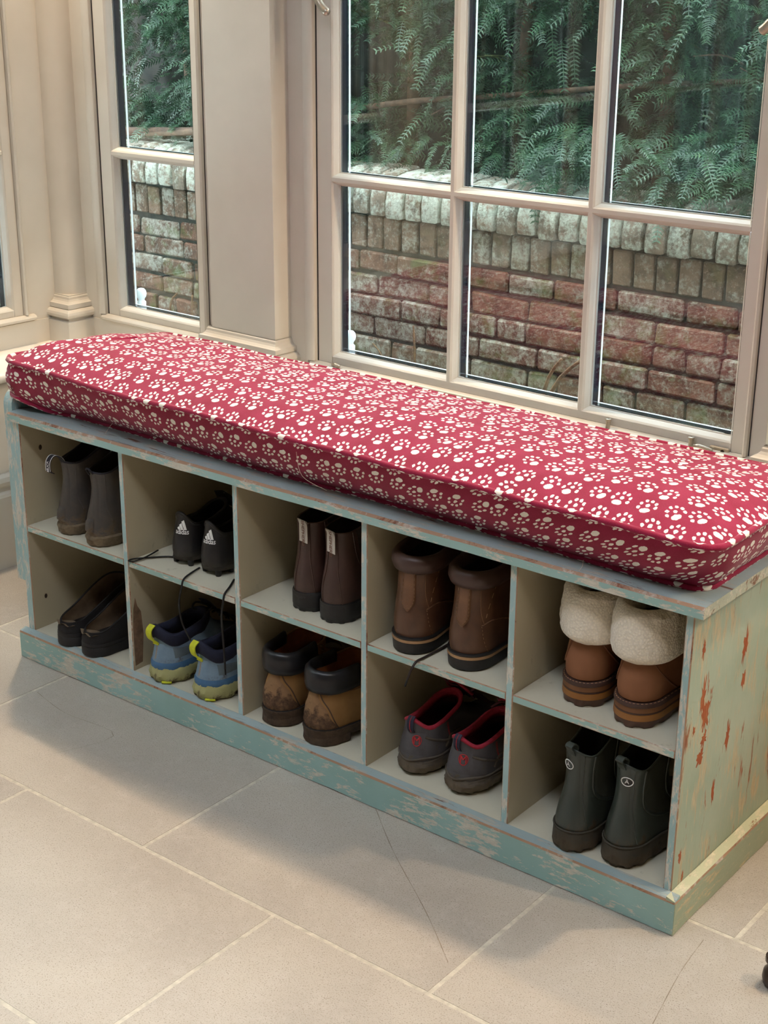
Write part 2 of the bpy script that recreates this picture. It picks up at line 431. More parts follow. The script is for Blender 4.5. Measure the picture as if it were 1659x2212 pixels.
def frontright(n, c): return 1 if n.y < -.5 else (2 if n.x > .5 else 0)
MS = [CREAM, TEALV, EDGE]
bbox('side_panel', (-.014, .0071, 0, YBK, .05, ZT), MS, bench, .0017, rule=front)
# right side panel: sage outside
me = bbox('side_panel', (1.54 - .0071, 1.54 + .0071, 0, YBK, .05, ZT), [CREAM, TEALV, SAGE, EDGE], bench, .0018, rule=frontright)
for i in range(1, 5):
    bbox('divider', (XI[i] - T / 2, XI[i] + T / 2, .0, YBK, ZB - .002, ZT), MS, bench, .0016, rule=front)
for i in range(5):
    bbox('shelf', (XI[i] + T / 2 - .0005, XI[i + 1] - T / 2 + .0005, .0004, YBK, ZM - .0140, ZM), [CREAMS, TEAL, EDGE], bench, .0016, rule=front)
bbox('bottom_shelf', (.0065, 1.533, .0004, YBK, ZB - .016, ZB), [CREAMS, TEAL, EDGE], bench, .0008, rule=front)
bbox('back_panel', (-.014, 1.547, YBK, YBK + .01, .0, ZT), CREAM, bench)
# top board, its front edge slightly wavy with wear
def worn_board(name, x0, x1, y0, y1, z0, z1, mats, parent, n=60, amp=.0012, seed=1.3):
    v = []; f = []; mi = []
    for i in range(n + 1):
        x = x0 + (x1 - x0) * i / n
        w = amp * (noise.noise(Vector((x * 9, seed, 0))) + .6 * noise.noise(Vector((x * 31, seed, 4))))
        u = amp * noise.noise(Vector((x * 14, seed, 9)))
        v += [(x, y1, z0), (x, y0 + w, z0 + u * .6), (x, y0 + w * 1.2 - .0004, z1 - .004 + u), (x, y0 + w + .0045, z1 + u * .3), (x, y1, z1)]
        if i:
            a = 5 * (i - 1); b = 5 * i
            for k in range(5):
                l = (k + 1) % 5; f.append((a + k, a + l, b + l, b + k)); mi.append((2, 1, 3, 0, 2)[k])
    f.append((0, 1, 2, 3, 4)); mi.append(2); f.append(tuple(range(5 * n, 5 * n + 5))); mi.append(4)
    return mk(name, v, f, mats, parent, midx=mi)
worn_board('top_board', -.0135, 1.5665, -.0125, YBK + .02, ZT, .5565, [TOPM, TEAL, CREAM, EDGE, BEND], bench)
# end board fixed to the left end, rounded at the top
pr = [(.002, .176), (.002, .186)] + [(.002, z) for z in (.25, .35, .45, .54)] + [(.035 - .033 * cos(t), .565 + .034 * sin(t)) for t in [i * pi / 2 / 7 for i in range(8)]] + [(.40, .599), (.40, .176)]
pr = [(y, z) for y, z in pr]
mk('end_board', *extrude(pr, 'x', -.041, -.0145), TEALV, bench)
# plinth: front and right run, chamfered top
def plinth(name, sec, ax, a, b, mats):
    v = []; f = []; mi = []; n = 50; m = len(sec)
    for i in range(n + 1):
        t = a + (b - a) * i / n
        for j, (q, z) in enumerate(sec):
            w = .0010 * noise.noise(Vector((t * 17, j * 3.3, 2))); e = .0012 * max(0, noise.noise(Vector((t * 11, j, 7)))) if z < .005 else 0
            v.append((t, q + w, z + e) if ax == 'x' else (q + w, t, z + e))
        if i:
            for j in range(m):
                l = (j + 1) % m; f.append(((i - 1) * m + j, (i - 1) * m + l, i * m + l, i * m + j)); mi.append(mats[j])
    f.append(tuple(range(m))); mi.append(0); f.append(tuple(range(n * m, n * m + m))); mi.append(0)
    return v, f, mi
v, f, mi = plinth('p', [(-.002, .0012), (-.018, .0012), (-.0182, .058), (-.0168, .0622), (-.001, .0668), (-.001, .06)], 'x', -.025, 1.5635, (1, 0, 1, 2, 0, 0))
mk('plinth_front', v, f, [TEAL, EDGE, TOPM], bench, midx=mi)
SAGEH = painted('sage_paint_worn_flat', (158, 170, 146), (214, 196, 156), (166, 100, 64), (.53, .60), (.68, .72), (26, 7, 26), fade=(172, 180, 152))
YELH = painted('ochre_worn_ledge', (186, 188, 158), (220, 210, 182), (156, 102, 68), (.50, .56), (.62, .68), (26, 9, 26), fade=(200, 198, 164))
v, f, mi = plinth('p', [(1.5475, .0012), (1.5640, .0012), (1.5642, .058), (1.5628, .0622), (1.5480, .0668), (1.5475, .06)], 'y', -.0178, YBK, (1, 0, 1, 2, 0, 0))
mk('plinth_side', v, f, [SAGEH, EDGE, YELH], bench, midx=mi)
RUST = painted('bare_pine_scar', (160, 84, 48), (176, 104, 64), (120, 60, 36), (.5, .6), (.6, .7), (30, 30, 8))
def scar(yc, zc, w, h, seed):
    random.seed(seed); n = 26; p = []
    for i in range(n):
        a = 2 * pi * i / n; r = random.uniform(.4, 1.15); p.append((yc + 1.5 * w * r * cos(a) + .25 * w * sin(a), zc + h * r * sin(a)))
    v = [(1.54722 + .0003, yc, zc)] + [(1.54722, y, z) for y, z in p]
    mk('paint_scar', v, [(0, i + 1, (i + 1) % n + 1) for i in range(n)], RUST, bench)
for i, (y, z, w, h) in enumerate(((.052, .384, .006, .040), (.066, .345, .010, .030), (.067, .306, .008, .016), (.060, .277, .009, .018), (.030, .335, .003, .012), (.040, .47, .004, .022), (.19, .42, .006, .035), (.196, .36, .005, .022), (.155, .27, .006, .035), (.12, .19, .004, .03), (.02, .12, .004, .014), (.035, .075, .003, .012))):
    scar(y, z, w, h, 40 + i)
PEEL = plain('peeled_timber', (146, 116, 92), .7, .15, 60, .3)
p = [(.004, .075), (.024, .078), (.030, .14), (.026, .19), (.017, .205), (.012, .225), (.006, .200), (.003, .16)]
v = [(XI[1] + T / 2 + .0003, a, b) for a, b in p]; mk('paint_scar', v, [tuple(range(len(v)))], PEEL, bench)
DARKW = plain('knot_dark', (70, 54, 42), .7, .2, 60)
for x, y, z, r in ((.00745, .045, .285, .006), (.00745, .035, .135, .0055), (.00745, .13, .265, .0035), (.00745, .05, .47, .006)):
    mk('knot', [(x, y, z)] + [(x - .0001, y + r * .7 * cos(a), z + r * sin(a)) for a in [2 * pi * i / 9 for i in range(9)]], [(0, i + 1, (i + 1) % 9 + 1) for i in range(9)], DARKW, bench)

# ================================================================ cushion with paw-print cotton
def paw_mat():
    k = NT('paw_print_cotton'); uv = k.n('TexCoord').outputs['UV']
    CX, CY = .0415, .0415
    sx = k.n('SeparateXYZ', {0: uv})
    row = k.math('FLOOR', k.math('DIVIDE', sx.outputs[1], CY))
    offx = k.math('MULTIPLY', k.math('FLOORED_MODULO', row, 2.0), .5)
    offx = k.math('ADD', offx, k.math('MULTIPLY', row, .13))
    fx = k.math('ADD', k.math('DIVIDE', sx.outputs[0], CX), offx)
    col = k.math('FLOOR', fx)
    lx = k.math('MULTIPLY', k.math('SUBTRACT', k.math('FRACT', fx), .5), CX)
    ly = k.math('MULTIPLY', k.math('SUBTRACT', k.math('FRACT', k.math('DIVIDE', sx.outputs[1], CY)), .5), CY)
    cell = k.n('CombineXYZ', {0: col, 1: row, 2: 0.0}).outputs[0]
    wn = k.n('TexWhiteNoise', {'Vector': cell}, noise_dimensions='3D')
    p = k.n('CombineXYZ', {0: lx, 1: ly, 2: 0.0}).outputs[0]
    ang = k.math('ADD', k.math('MULTIPLY', wn.outputs[0], 1.5), -1.15)
    p = k.n('VectorRotate', {'Vector': p, 'Angle': ang}, rotation_type='Z_AXIS').outputs[0]
    p = k.vm('ADD', p, k.vm('MULTIPLY', k.vm('SUBTRACT', wn.outputs[1], (.5, .5, .5)), (.009, .009, 0)))
    wob = k.n('TexNoise', {'Vector': uv, 'Scale': 260.0, 'Detail': 1.0}).outputs[1]
    p = k.vm('ADD', p, k.vm('MULTIPLY', k.vm('SUBTRACT', wob, (.5, .5, .5)), (.0030, .0030, 0)))
    s = .00128
    ell = [(-2.0, -8.2, 6.0, 4.6), (-10.4, -1.4, 2.3, 3.0), (-8.0, 6.2, 2.2, 2.9), (-2.0, 10.6, 2.2, 2.9), (4.6, 9.4, 2.2, 2.9), (9.4, 4.0, 2.2, 2.9), (9.6, -3.6, 2.2, 2.9), (.2, 1.6, 2.7, 3.1)]
    d = None
    for cx, cy, rx, ry in ell:
        q = k.vm('LENGTH', k.vm('DIVIDE', k.vm('SUBTRACT', p, (cx * s, cy * s, 0)), (rx * s, ry * s, 1)))
        d = q if d is None else k.math('MINIMUM', d, q)
    m = k.step(d, 1.03, .93)
    weave = k.n('TexNoise', {'Vector': k.n('Mapping', {'Vector': uv, 'Scale': (1, 6, 1)}).outputs[0], 'Scale': 330.0, 'Detail': 2.0}).outputs[0]
    weav2 = k.n('TexNoise', {'Vector': k.n('Mapping', {'Vector': uv, 'Scale': (6, 1, 1)}).outputs[0], 'Scale': 330.0, 'Detail': 2.0}).outputs[0]
    w = k.math('ADD', weave, weav2)
    mott = k.n('TexNoise', {'Vector': uv, 'Scale': 22.0, 'Detail': 5.0}).outputs[0]
    red = k.mix(k.step(mott, .35, .7), lin((138, 11, 54)), lin((152, 24, 66)))
    red = k.mix(k.step(w, 1.12, 1.3, 0, .5), red, lin((196, 72, 108)))
    c = k.mix(m, red, lin((240, 235, 226)))
    return k.done(col=c, rough=.75, spec=.25, sheen=.15, sheenr=.5, nrm=k.bump(w, .12, .0008))
PAW = paw_mat()
cush = empty('bench_cushion', (.775, .19, .5565))
tag(cush, 'long crimson box cushion printed with white paw prints on the bench', 'cushion')
OFF = Vector(cush.location)
NP = 260
def rrect(x0, x1, y0, y1, r, n):
    """rounded rectangle by arc length, starting at front-left going right; returns points"""
    segs = [((x0 + r, y0), (x1 - r, y0)), None, ((x1, y0 + r), (x1, y1 - r)), None, ((x1 - r, y1), (x0 + r, y1)), None, ((x0, y1 - r), (x0, y0 + r)), None]
    cs = [(x1 - r, y0 + r, -pi / 2), (x1 - r, y1 - r, 0), (x0 + r, y1 - r, pi / 2), (x0 + r, y0 + r, pi)]
    lens = [x1 - x0 - 2 * r, r * pi / 2, y1 - y0 - 2 * r, r * pi / 2] * 2; tot = sum(lens); out = []
    for i in range(n):
        s = tot * i / n; j = 0
        while s > lens[j]: s -= lens[j]; j += 1
        t = s / lens[j]
        if j % 2 == 0:
            a, b = segs[j]; out.append(Vector((a[0] + (b[0] - a[0]) * t, a[1] + (b[1] - a[1]) * t, 0)))
        else:
            cx, cy, a0 = cs[j // 2]; a = a0 + t * pi / 2; out.append(Vector((cx + r * cos(a), cy + r * sin(a), 0)))
    return out, tot
def sm(a, b, x): t = min(1, max(0, (x - a) / (b - a))); return t * t * (3 - 2 * t)
Tp, totT = rrect(.002, 1.585, -.036, .415, .028, NP)
Bp, totB = rrect(-.026, 1.540, .040, .40, .030, NP)
top = []; bot = []
for i in range(NP):
    p = Tp[i].copy(); w = noise.noise(Vector((p.x * 6, p.y * 6, 1.7)))
    p.z = .661 + .010 * sm(1.5, .0, p.x) + .004 * w - .022 * sm(.12, .40, p.y) + .006 * sm(.04, -.03, p.x) * sm(.1, -.03, p.y)
    p.y += .004 * noise.noise(Vector((p.x * 4, 0, 8))) + (.020 * sm(.35, -.03, p.x) if p.y < .1 else 0); top.append(p)
    q = Bp[i].copy(); w = noise.noise(Vector((q.x * 5, q.y * 5, 5.1)))
    q.z = .5585 + .034 * sm(.10, -.03, q.x) + .0008 + max(0, .003 * w)
    if q.y < .15: q.y += .018 * noise.noise(Vector((q.x * 2.2, 0, 3))) - .014 * sm(1.0, 1.5, q.x) + .008 - .046 * sm(.13, -.02, q.x)
    bot.append(q)
def nrm2(P, i):
    d = P[(i + 1) % NP] - P[i - 1]; return Vector((d.y, -d.x, 0)).normalized()
v = []; f = []; uv = []
def ringadd(pts, uvs):
    v.extend([tuple(p - OFF) for p in pts]); uv.extend(uvs)
# boxing (seam column duplicated so the print runs on)
NB = 9
for j in range(NB + 1):
    t = j / NB; P = []; U = []
    for i in range(NP + 1):
        a = bot[i % NP]; b = top[i % NP]; n = nrm2(Tp, i % NP)
        p = a.lerp(b, t); s = i / NP * totT
        bl = .013 * sin(pi * t) ** .8
        pk = .0035 * noise.noise(Vector((s * 16, t * 2.5, 2.2))) * sin(pi * t)
        p = p + n * (bl + pk); P.append(p); U.append((s, .30 - .115 * t))
    ringadd(P, U)
W = NP + 1
for j in range(NB):
    for i in range(NP): f.append((j * W + i, j * W + i + 1, (j + 1) * W + i + 1, (j + 1) * W + i))
def dome(P, sgn, h, K, base_uv):
    st = len(v); cx0, cx1 = .17, 1.40; cyc = .19
    for j in range(K + 1):
        t = j / K; Q = []; U = []
        for i in range(NP):
            p = P[i]; c = Vector((min(max(p.x, cx0), cx1), cyc, p.z))
            q = p.lerp(c, t)
            e = (1 - (1 - t) ** 3.4) * (1 - .08 * t)
            z = p.z + sgn * h * e
            if sgn > 0:
                z += .0045 * noise.noise(Vector((q.x * 5, q.y * 9, 3))) * sm(0, .3, t) + .0022 * noise.noise(Vector((q.x * 22, q.y * 22, 8))) * (1 - t) * sm(0, .15, t)
            q.z = z; Q.append(q); U.append((q.x + base_uv, q.y + 2.0))
        ringadd(Q, U)
    for j in range(K):
        for i in range(NP):
            l = (i + 1) % NP; a = st + j * NP; f.append((a + i, a + l, a + NP + l, a + NP + i))
dome(top, 1, .036, 16, 3.0)
dome(bot, -1, .0, 2, 6.0)
cv = mk('cover', v, f, PAW, cush, smooth=True, uv=uv, auto=60)
def piping(name, P, off):
    path = [p + nrm2(P, i) * off - OFF for i, p in enumerate(P)]
    n = 7; rings = []; U = []; vv = []; ff = []; L = len(path)
    tv, tf = tube(path, .0056, n, True)
    U = [(i // n / L * totT * 1.0 + 9, (i % n) * .004 + .5) for i in range(len(tv))]
    mk(name, tv, tf, PAW, cush, smooth=True, uv=U)
piping('piping', top, .0055); piping('piping', bot, .002)
THR = plain('loose_thread', (226, 214, 196), .8, .02, 20)
for pts in ([(.262, .048, .585), (.258, .030, .570), (.262, .012, .5588)], [(1.345, .02, .565), (1.352, .004, .5595), (1.350, -.012, .552)], [(.80, -.028, .64), (.815, -.03, .60), (.84, .005, .57)]):
    mk('loose_thread', *tube([Vector(p) - OFF for p in smoothpath(pts, 5)], .00045, 4), THR, cush)
# ================================================================ footwear
def lev(z, yr, yf, wh, wb=None, **k):
    d = dict(z=z, yr=yr, yf=yf, wh=wh, wb=wb if wb is not None else wh, wa=.0, dzf=.0, dip=.0, p=2.0, ha=1.15, ta=1.2, cx=0.0, up=.0); d.update(k); return d
KEYS = ('z', 'yr', 'yf', 'wh', 'wb', 'wa', 'dzf', 'dip', 'p', 'ha', 'ta', 'cx', 'up')
class Surf:
    """shoe surface: stacked foot outlines, u round the outline (0 = heel, .25 = outer side, .5 = toe), w = 0..1 up"""
    def __init__(self, levels): self.l = levels
    def level(self, w):
        n = len(self.l) - 1; x = min(max(w, 0), 1) * n; i = min(int(x), n - 1); t = x - i; L = self.l
        a, b, c, d = L[max(i - 1, 0)], L[i], L[i + 1], L[min(i + 2, n)]
        return {k: .5 * (2 * b[k] + (c[k] - a[k]) * t + (2 * a[k] - 5 * b[k] + 4 * c[k] - d[k]) * t * t + (3 * b[k] - a[k] - 3 * c[k] + d[k]) * t ** 3) for k in KEYS}
    def pl(self, q, u):
        ang = 2 * pi * (u % 1.0); sd = 1 if ang <= pi else -1; ph = ang if ang <= pi else 2 * pi - ang
        s = (1 - cos(ph)) / 2; L = max(q['yf'] - q['yr'], .01)
        a = min(.5, q['wh'] * q['ha'] / L); b = min(.5, max(q['wb'], .004) * q['ta'] / L); p = q['p']; e = 1.0
        if s < a: e *= max(0, 1 - (1 - s / a) ** p) ** (1 / p)
        if s > 1 - b: e *= max(0, 1 - (1 - (1 - s) / b) ** p) ** (1 / p)
        w = q['wh'] + (q['wb'] - q['wh']) * sm(.22, .66, s) - q['wa'] * exp(-((s - .42) / .16) ** 2)
        z = q['z'] + q['dzf'] * sm(.05, .95, s) - q['dip'] * sin(ph) ** 2 + q['up'] * max(0, 1 - s / .16) ** 1.5
        return Vector((sd * w * e + q['cx'], q['yr'] + L * s, z))
    def pt(self, u, w): return self.pl(self.level(w), u)
    def nor(self, u, w):
        a = self.pt(u + .004, w) - self.pt(u - .004, w); b = self.pt(u, min(w + .02, 1)) - self.pt(u, max(w - .02, 0))
        n = a.cross(b); n.normalize(); return n
    def off(self, u, w, o): return self.pt(u, w) + self.nor(u, w) * o
    def ring(self, w, N=48, inset=0.0, dz=0.0):
        q = self.level(w); P = [self.pl(q, k / N) for k in range(N)]
        if inset:
            out = []
            for k in range(N):
                d = P[(k + 1) % N] - P[k - 1]; n = Vector((d.y, -d.x, 0))
                n = n.normalized() if n.length > 1e-7 else Vector((0, -1, 0)); out.append(P[k] - n * inset)
            P = out
        return [p + Vector((0, 0, dz)) for p in P]
def shell(S, N=48, M=18, th=.0035, w0=0.0, w1=1.0):
    r = [S.ring(w0 + (w1 - w0) * i / M, N) for i in range(M + 1)]
    r += [S.ring(w1, N, th * .35, .0012), S.ring(w1, N, th, .0)]
    return loft(r, True, True, False)
def lining(S, N=48, th=.0035, depth=.7, M=8):
    ws = [1 - depth * i / M for i in range(M + 1)]
    return loft([S.ring(w, N, th + (.0006 if i else 0)) for i, w in enumerate(ws)], True, False, True)
def seam(S, pts, r=.0009, o=.0004, sub=5):
    p = smoothpath([(u, w, 0) for u, w in pts], sub); return tube([S.off(q.x, q.y, o) for q in p], r, 5)
def patch(S, us, ws, o, nu=10, nw=8, shape=None):
    """raised panel lying on the surface; shape(a,b)->(u,w)"""
    v = []; f = []
    for j in range(nw + 1):
        for i in range(nu + 1):
            a, b = i / nu, j / nw
            u, w = shape(a, b) if shape else (us[0] + (us[1] - us[0]) * a, ws[0] + (ws[1] - ws[0]) * b)
            e = o if 0 < i < nu and 0 < j < nw else o * .15; v.append(S.off(u, w, e))
    for j in range(nw):
        for i in range(nu): k = j * (nu + 1) + i; f.append((k, k + 1, k + nu + 2, k + nu + 1))
    return v, f
def wrap(S, v2, u0, w0, o, H):
    """flat lettering laid on the surface at (u0, w0); H = height spanned by w"""
    out = []
    for a, b in v2:
        w = w0 + b / H; q = S.level(w); n = 14; step = a / n; u = u0
        for _ in range(n):
            d = (S.pl(q, u + .002) - S.pl(q, u)).length / .002; u += step / max(d, 1e-5)
        out.append(S.off(u, w, o))
    return out
def sole(S2, prof, N=64, lug=0, lugd=.0, lw=2, mud=.0):
    """S2: outline level dict; prof: (z, expand). lug: number of tread notches cut in the lowest rings"""
    rings = []
    for i, (z, e) in enumerate(prof):
        P = []
        for k in range(N):
            u = k / N; p = S2.pl(S2.l[0], u); q = S2.pl(S2.l[0], u + .004) - S2.pl(S2.l[0], u - .004); n = Vector((q.y, -q.x, 0)).normalized()
            ee = e - (lugd if lug and i < lw and (k * lug // N * 2 + (k * lug * 2 // N)) % 2 else 0)
            zz = z + S2.l[0]['dzf'] * sm(.6, 1, (p.y - S2.l[0]['yr']) / (S2.l[0]['yf'] - S2.l[0]['yr'])); ee += mud * (noise.noise(Vector((p.x * 90, p.y * 90, z * 120 + mud * 999))) + .7 * noise.noise(Vector((p.x * 210, p.y * 210, z * 260)))); P.append(Vector((p.x + n.x * ee, p.y + n.y * ee, max(0, zz + (mud * .8 * noise.noise(Vector((p.x * 70, p.y * 70, 5))) if 0 < i else 0)))))
        rings.append(P)
    return loft(rings, True, True, True)
def roll(S, w, prof, N=56, u0=None, u1=None, fn=None):
    """profile (out, up) swept round the outline at w"""
    q = S.level(w); us = [k / N for k in range(N)] if u0 is None else [u0 + (u1 - u0) * k / N for k in range(N + 1)]
    rings = []
    for u in us:
        p = S.pl(q, u); d = S.pl(q, u + .006) - S.pl(q, u - .006); n = Vector((d.y, -d.x, 0)); n = n.normalized() if n.length > 1e-7 else Vector((0, -1, 0))
        r = []
        for j, (o, z) in enumerate(prof):
            x = p + n * o + Vector((0, 0, z)); r.append(fn(x, n, u, j) if fn else x)
        rings.append(r)
    if u0 is None: return loft(rings, True, False, False, True)
    return loft(rings, True, True, True)
def ribbon(path, wid, width, th=.0012):
    p = [Vector(q) for q in path]; wv = Vector(wid).normalized() * width / 2; rings = []
    for i, q in enumerate(p):
        t = p[min(i + 1, len(p) - 1)] - p[max(i - 1, 0)]; n = t.cross(wv).normalized() * th / 2
        rings.append([q - wv - n, q + wv - n, q + wv + n, q - wv + n])
    return loft(rings, True, True, True)

def leather(name, c, c2, rough=.5, mud=None, mh=.04, ms=.03, scale=18, bump=.25, spec=.45, crease=.0, bs=120):
    k = NT(name); v = k.coord(); z = k.n('SeparateXYZ', {0: v}).outputs[2]
    a = k.noise(v, scale, 4, .65, .3); b = k.noise(v, bs, 2, .6); m = k.noise(v, 34, 5, .74, .4)
    col = k.mix(k.step(a, .32, .68), lin(c), lin(c2)); r = rough
    if mud:
        f = k.math('ADD', k.math('SUBTRACT', mh, z), k.math('MULTIPLY', k.math('SUBTRACT', m, .5), ms * 5))
        f = k.step(f, -.006, .012); f = k.math('MULTIPLY', f, k.step(b, .30, .55, .55, 1.0))
        col = k.mix(f, col, k.mix(k.step(m, .35, .65), lin(mud), lin([x * .62 for x in mud]))); r = k.math('ADD', k.math('MULTIPLY', f, .9 - rough), rough)
    h = k.math('ADD', k.math('MULTIPLY', a, .6 + crease), k.math('MULTIPLY', b, .35))
    return k.done(col=col, rough=r, spec=spec, nrm=k.bump(h, bump, .002))
def fleece(name, c):
    k = NT(name); v = k.coord(); n = k.n('TexVoronoi', {'Vector': v, 'Scale': 260.0}).outputs[0]; a = k.noise(v, 60, 5, .75); 
    col = k.mix(k.step(n, .1, .7), lin(c), lin([x * .92 for x in c])); col = k.mix(k.step(a, .4, .7, 0, .35), col, lin([x * .90 for x in c]))
    return k.done(col=col, rough=.95, spec=.1, sheen=.5, nrm=k.bump(k.math('ADD', n, a), .5, .003))
DARK = plain('dark_lining', (22, 22, 24), .8, .1, 40)
BLACKR = plain('black_rubber', (30, 30, 31), .5, .12, 40, .2)
WHITE = plain('white_print', (232, 232, 230), .6, .03, 60)
BLACKL = plain('black_lace', (16, 16, 18), .7, .1, 200, .2)

def pair(make, base, spots, labels, cat, group):
    """first shoe built with make(root, idx), second likewise; each its own object"""
    for i, ((x, y, z, rz), lab) in enumerate(zip(spots, labels)):
        o = empty(base, (x, y, z), rz); tag(o, lab, cat, group); make(o, i)

# ---------------------------------------------------------------- 1. muddy short yard boots (top row, first hole)
ML = leather('yard_boot_rubber', (60, 59, 60), (80, 73, 66), .42, (124, 106, 84), .040, .034, 14, .5)
MSO = leather('yard_boot_sole', (84, 74, 62), (112, 96, 76), .9, (122, 106, 84), .06, .03, 30, .9)
NAVY = plain('navy_webbing', (24, 28, 44), .7, .1, 120, .2)
def yard_boot(r, i):
    S = Surf([lev(.020, .003, .262, .0335, .044, wa=.004), lev(.034, .001, .262, .0335, .044, wa=.004), lev(.058, .004, .235, .0325, .040), lev(.085, .012, .165, .029, .032), lev(.115, .018, .130, .0285, .029), lev(.142, .0165, .126, .0300, .030), lev(.156, .014, .128, .0310, .031, dzf=.034, dip=.004)])
    u = mk('upper', *shell(S), ML, r, smooth=True, auto=50)
    mk('lining', *lining(S), DARK, r, smooth=True)
    S2 = Surf([lev(0, .0, .270, .0365, .047, wa=.005, dzf=.006)])
    so = mk('sole', *sole(S2, [(.0, -.006), (.003, -.001), (.010, .0), (.016, .0025), (.021, .0015), (.024, -.003)], 96, 22, .0015, 2, .0026), MSO, r, smooth=True, auto=40)
    mk('back_strip', *patch(S, None, None, .0012, 6, 10, lambda a, b: (.030 + (a - .5) * (.075 - .02 * b), .30 + .66 * b)), ML, u, smooth=True)
    mk('heel_tab', *patch(S, None, None, .0060, 5, 5, lambda a, b: (.010 + (a - .5) * .055, .13 + .22 * b)), ML, u, smooth=True)
    mk('seam', *seam(S, [(.13, .30), (.115, .5), (.12, .75), (.125, .98)]), ML, u); mk('top_binding', *tube([p for p in S.ring(1, 48, .0012, .0008)], .0022, 6, True), NAVY, u, smooth=True)
    if i == 0:
        lp = mk('pull_loop', *ribbon(smoothpath([(.004, .018, .150), (.001, .010, .166), (-.003, -.004, .172), (-.006, -.013, .160), (-.007, -.013, .140), (-.006, -.006, .134)], 4), (1, .25, .0), .0135, .0016), NAVY, r)
        for e in (-.0058, .0058):
            mk('edging', *ribbon(smoothpath([(.004 + e, .018 + e * .25, .1512), (.001 + e, .010 + e * .25, .1672), (-.003 + e, -.004 + e * .25, .1732), (-.006 + e, -.0142 + e * .25, .160), (-.007 + e, -.0142 + e * .25, .140)], 4), (1, .25, 0), .0012, .0006), WHITE, lp)
        tv, tf = text2d('MUCK', .0085); ex = Vector((.97, .24, 0))
        mk('lettering', [Vector((-.0066, -.0148, .1500)) + Vector((0, 0, 1)) * a - ex * b for a, b in tv], tf, WHITE, lp)
    else:
        mk('frayed_loop', *tube(smoothpath([(-.004, .014, .150), (-.006, .008, .162), (.004, .008, .165), (.008, .015, .154)], 4), .0022, 6), NAVY, r, smooth=True)
pair(yard_boot, 'yard_boot', [(.102, .012, ZM, -.16), (.200, .004, ZM, -.16)],
     ['muddy dark ankle boot with a striped navy pull loop in top first hole', 'muddy dark ankle boot with a frayed loop beside the first divider'], 'boot', 'muddy ankle boots')

# ---------------------------------------------------------------- 2. black football boots (top row, second hole)
FB = leather('football_boot_leather', (24, 25, 28), (34, 34, 36), .38, (74, 68, 58), .030, .012, 22, .25)
FBS = leather('football_boot_plate', (28, 28, 28), (44, 42, 38), .7, (84, 76, 62), .02, .01, 30, .5)
def stripes(h):
    """three slanted bars"""
    V = []; F = []
    for i, (x0, hh) in enumerate(((-.0095, .0062), (-.0030, .0112), (.0036, .0160))):
        b = len(V); w = .0052; sl = .0060; top = hh
        V += [(x0, 0), (x0 + w, 0), (x0 + w - sl * top / .016 * 1.0, top), (x0 - sl * top / .016 * 1.0, top - .0030)]; F.append((b, b + 1, b + 2, b + 3))
    return V, F
def football_boot(r, i):
    S = Surf([lev(.012, .004, .262, .0305, .042, wa=.006), lev(.026, .0005, .263, .0320, .044, wa=.006), lev(.045, .001, .240, .0315, .040, wa=.004), lev(.066, .005, .190, .0290, .033), lev(.084, .009, .150, .0255, .026), lev(.092, .0115, .138, .0250, .024, dip=.016, up=.016, dzf=.012)])
    u = mk('upper', *shell(S), FB, r, smooth=True, auto=60)
    mk('lining', *lining(S), DARK, r, smooth=True)
    mk('collar', *tube(S.ring(1, 48, .002, -.0005), .0038, 7, True), FB, u, smooth=True)
    S2 = Surf([lev(0, .003, .262, .0320, .044, wa=.008, dzf=.008)])
    so = mk('sole_plate', *sole(S2, [(.010, -.006), (.012, .0), (.018, .0015), (.022, .0)], 64), FBS, r, smooth=True, auto=40)
    for x, y in ((-.02, .018), (.02, .018), (-.018, .05), (.020, .05), (-.03, .16), (.03, .16), (-.026, .205), (.027, .205), (0, .235)):
        mk('stud', *lathe([(0, 0), (.0052, 0), (.0058, .003), (.0075, .012), (0, .012)], 10, (x, y, .0)), BLACKR, so, smooth=True, auto=50)
    H = .080; v2, f2 = stripes(0); u0 = .035 if i == 0 else .030
    mk('bar_logo', wrap(S, v2, u0, .70, .0009, H), f2, WHITE, u)
    tv, tf = text2d('adidas', .0120, 0, .96); mk('lettering', wrap(S, tv, u0 - .004, .655, .0009, H), tf, WHITE, u)
    tg = mk('tongue', *loft([[Vector((x * w_, y, z + abs(x) * -.25 * w_)) for x in (-1, -.5, 0, .5, 1)] for y, z, w_ in ((.205, .062, .020), (.17, .083, .024), (.145, .106, .026), (.135, .122, .024))], False), FB, r, smooth=True)
    tv, tf = text2d('SPE', .0085); mk('lettering', [Vector((a + .004, .1385 - b * .4, .1165 + b)) for a, b in tv], tf, WHITE, tg)
    mk('heel_rib', *patch(S, (-.10, .16), (.02, .12), .0012, 22, 3), FBS, u)
pair(football_boot, 'football_boot', [(.416, .044, ZM, .02), (.494, .042, ZM, -.10)],
     ['black football boot with white three-bar logo, standing nearer the first divider', 'black football boot with white three-bar logo, standing nearer the second divider'], 'football boot', 'black football boots')
def lace(lab, pts, r=.0022, mat=BLACKL, nm='shoe_lace', tip=True, group='trailing shoe laces'):
    p = smoothpath(pts, 6); b = p[0]; o = empty(nm, b); tag(o, lab, 'lace', group)
    c = mk('cord', *tube([q - b for q in p], r, 7, flat=.6), mat, o, smooth=True)
    if tip: d = (p[-1] - p[-2]).normalized(); mk('lace_tip', *tube([p[-1] - b, p[-1] - b + d * .012], r * .75, 6), DARK, c)
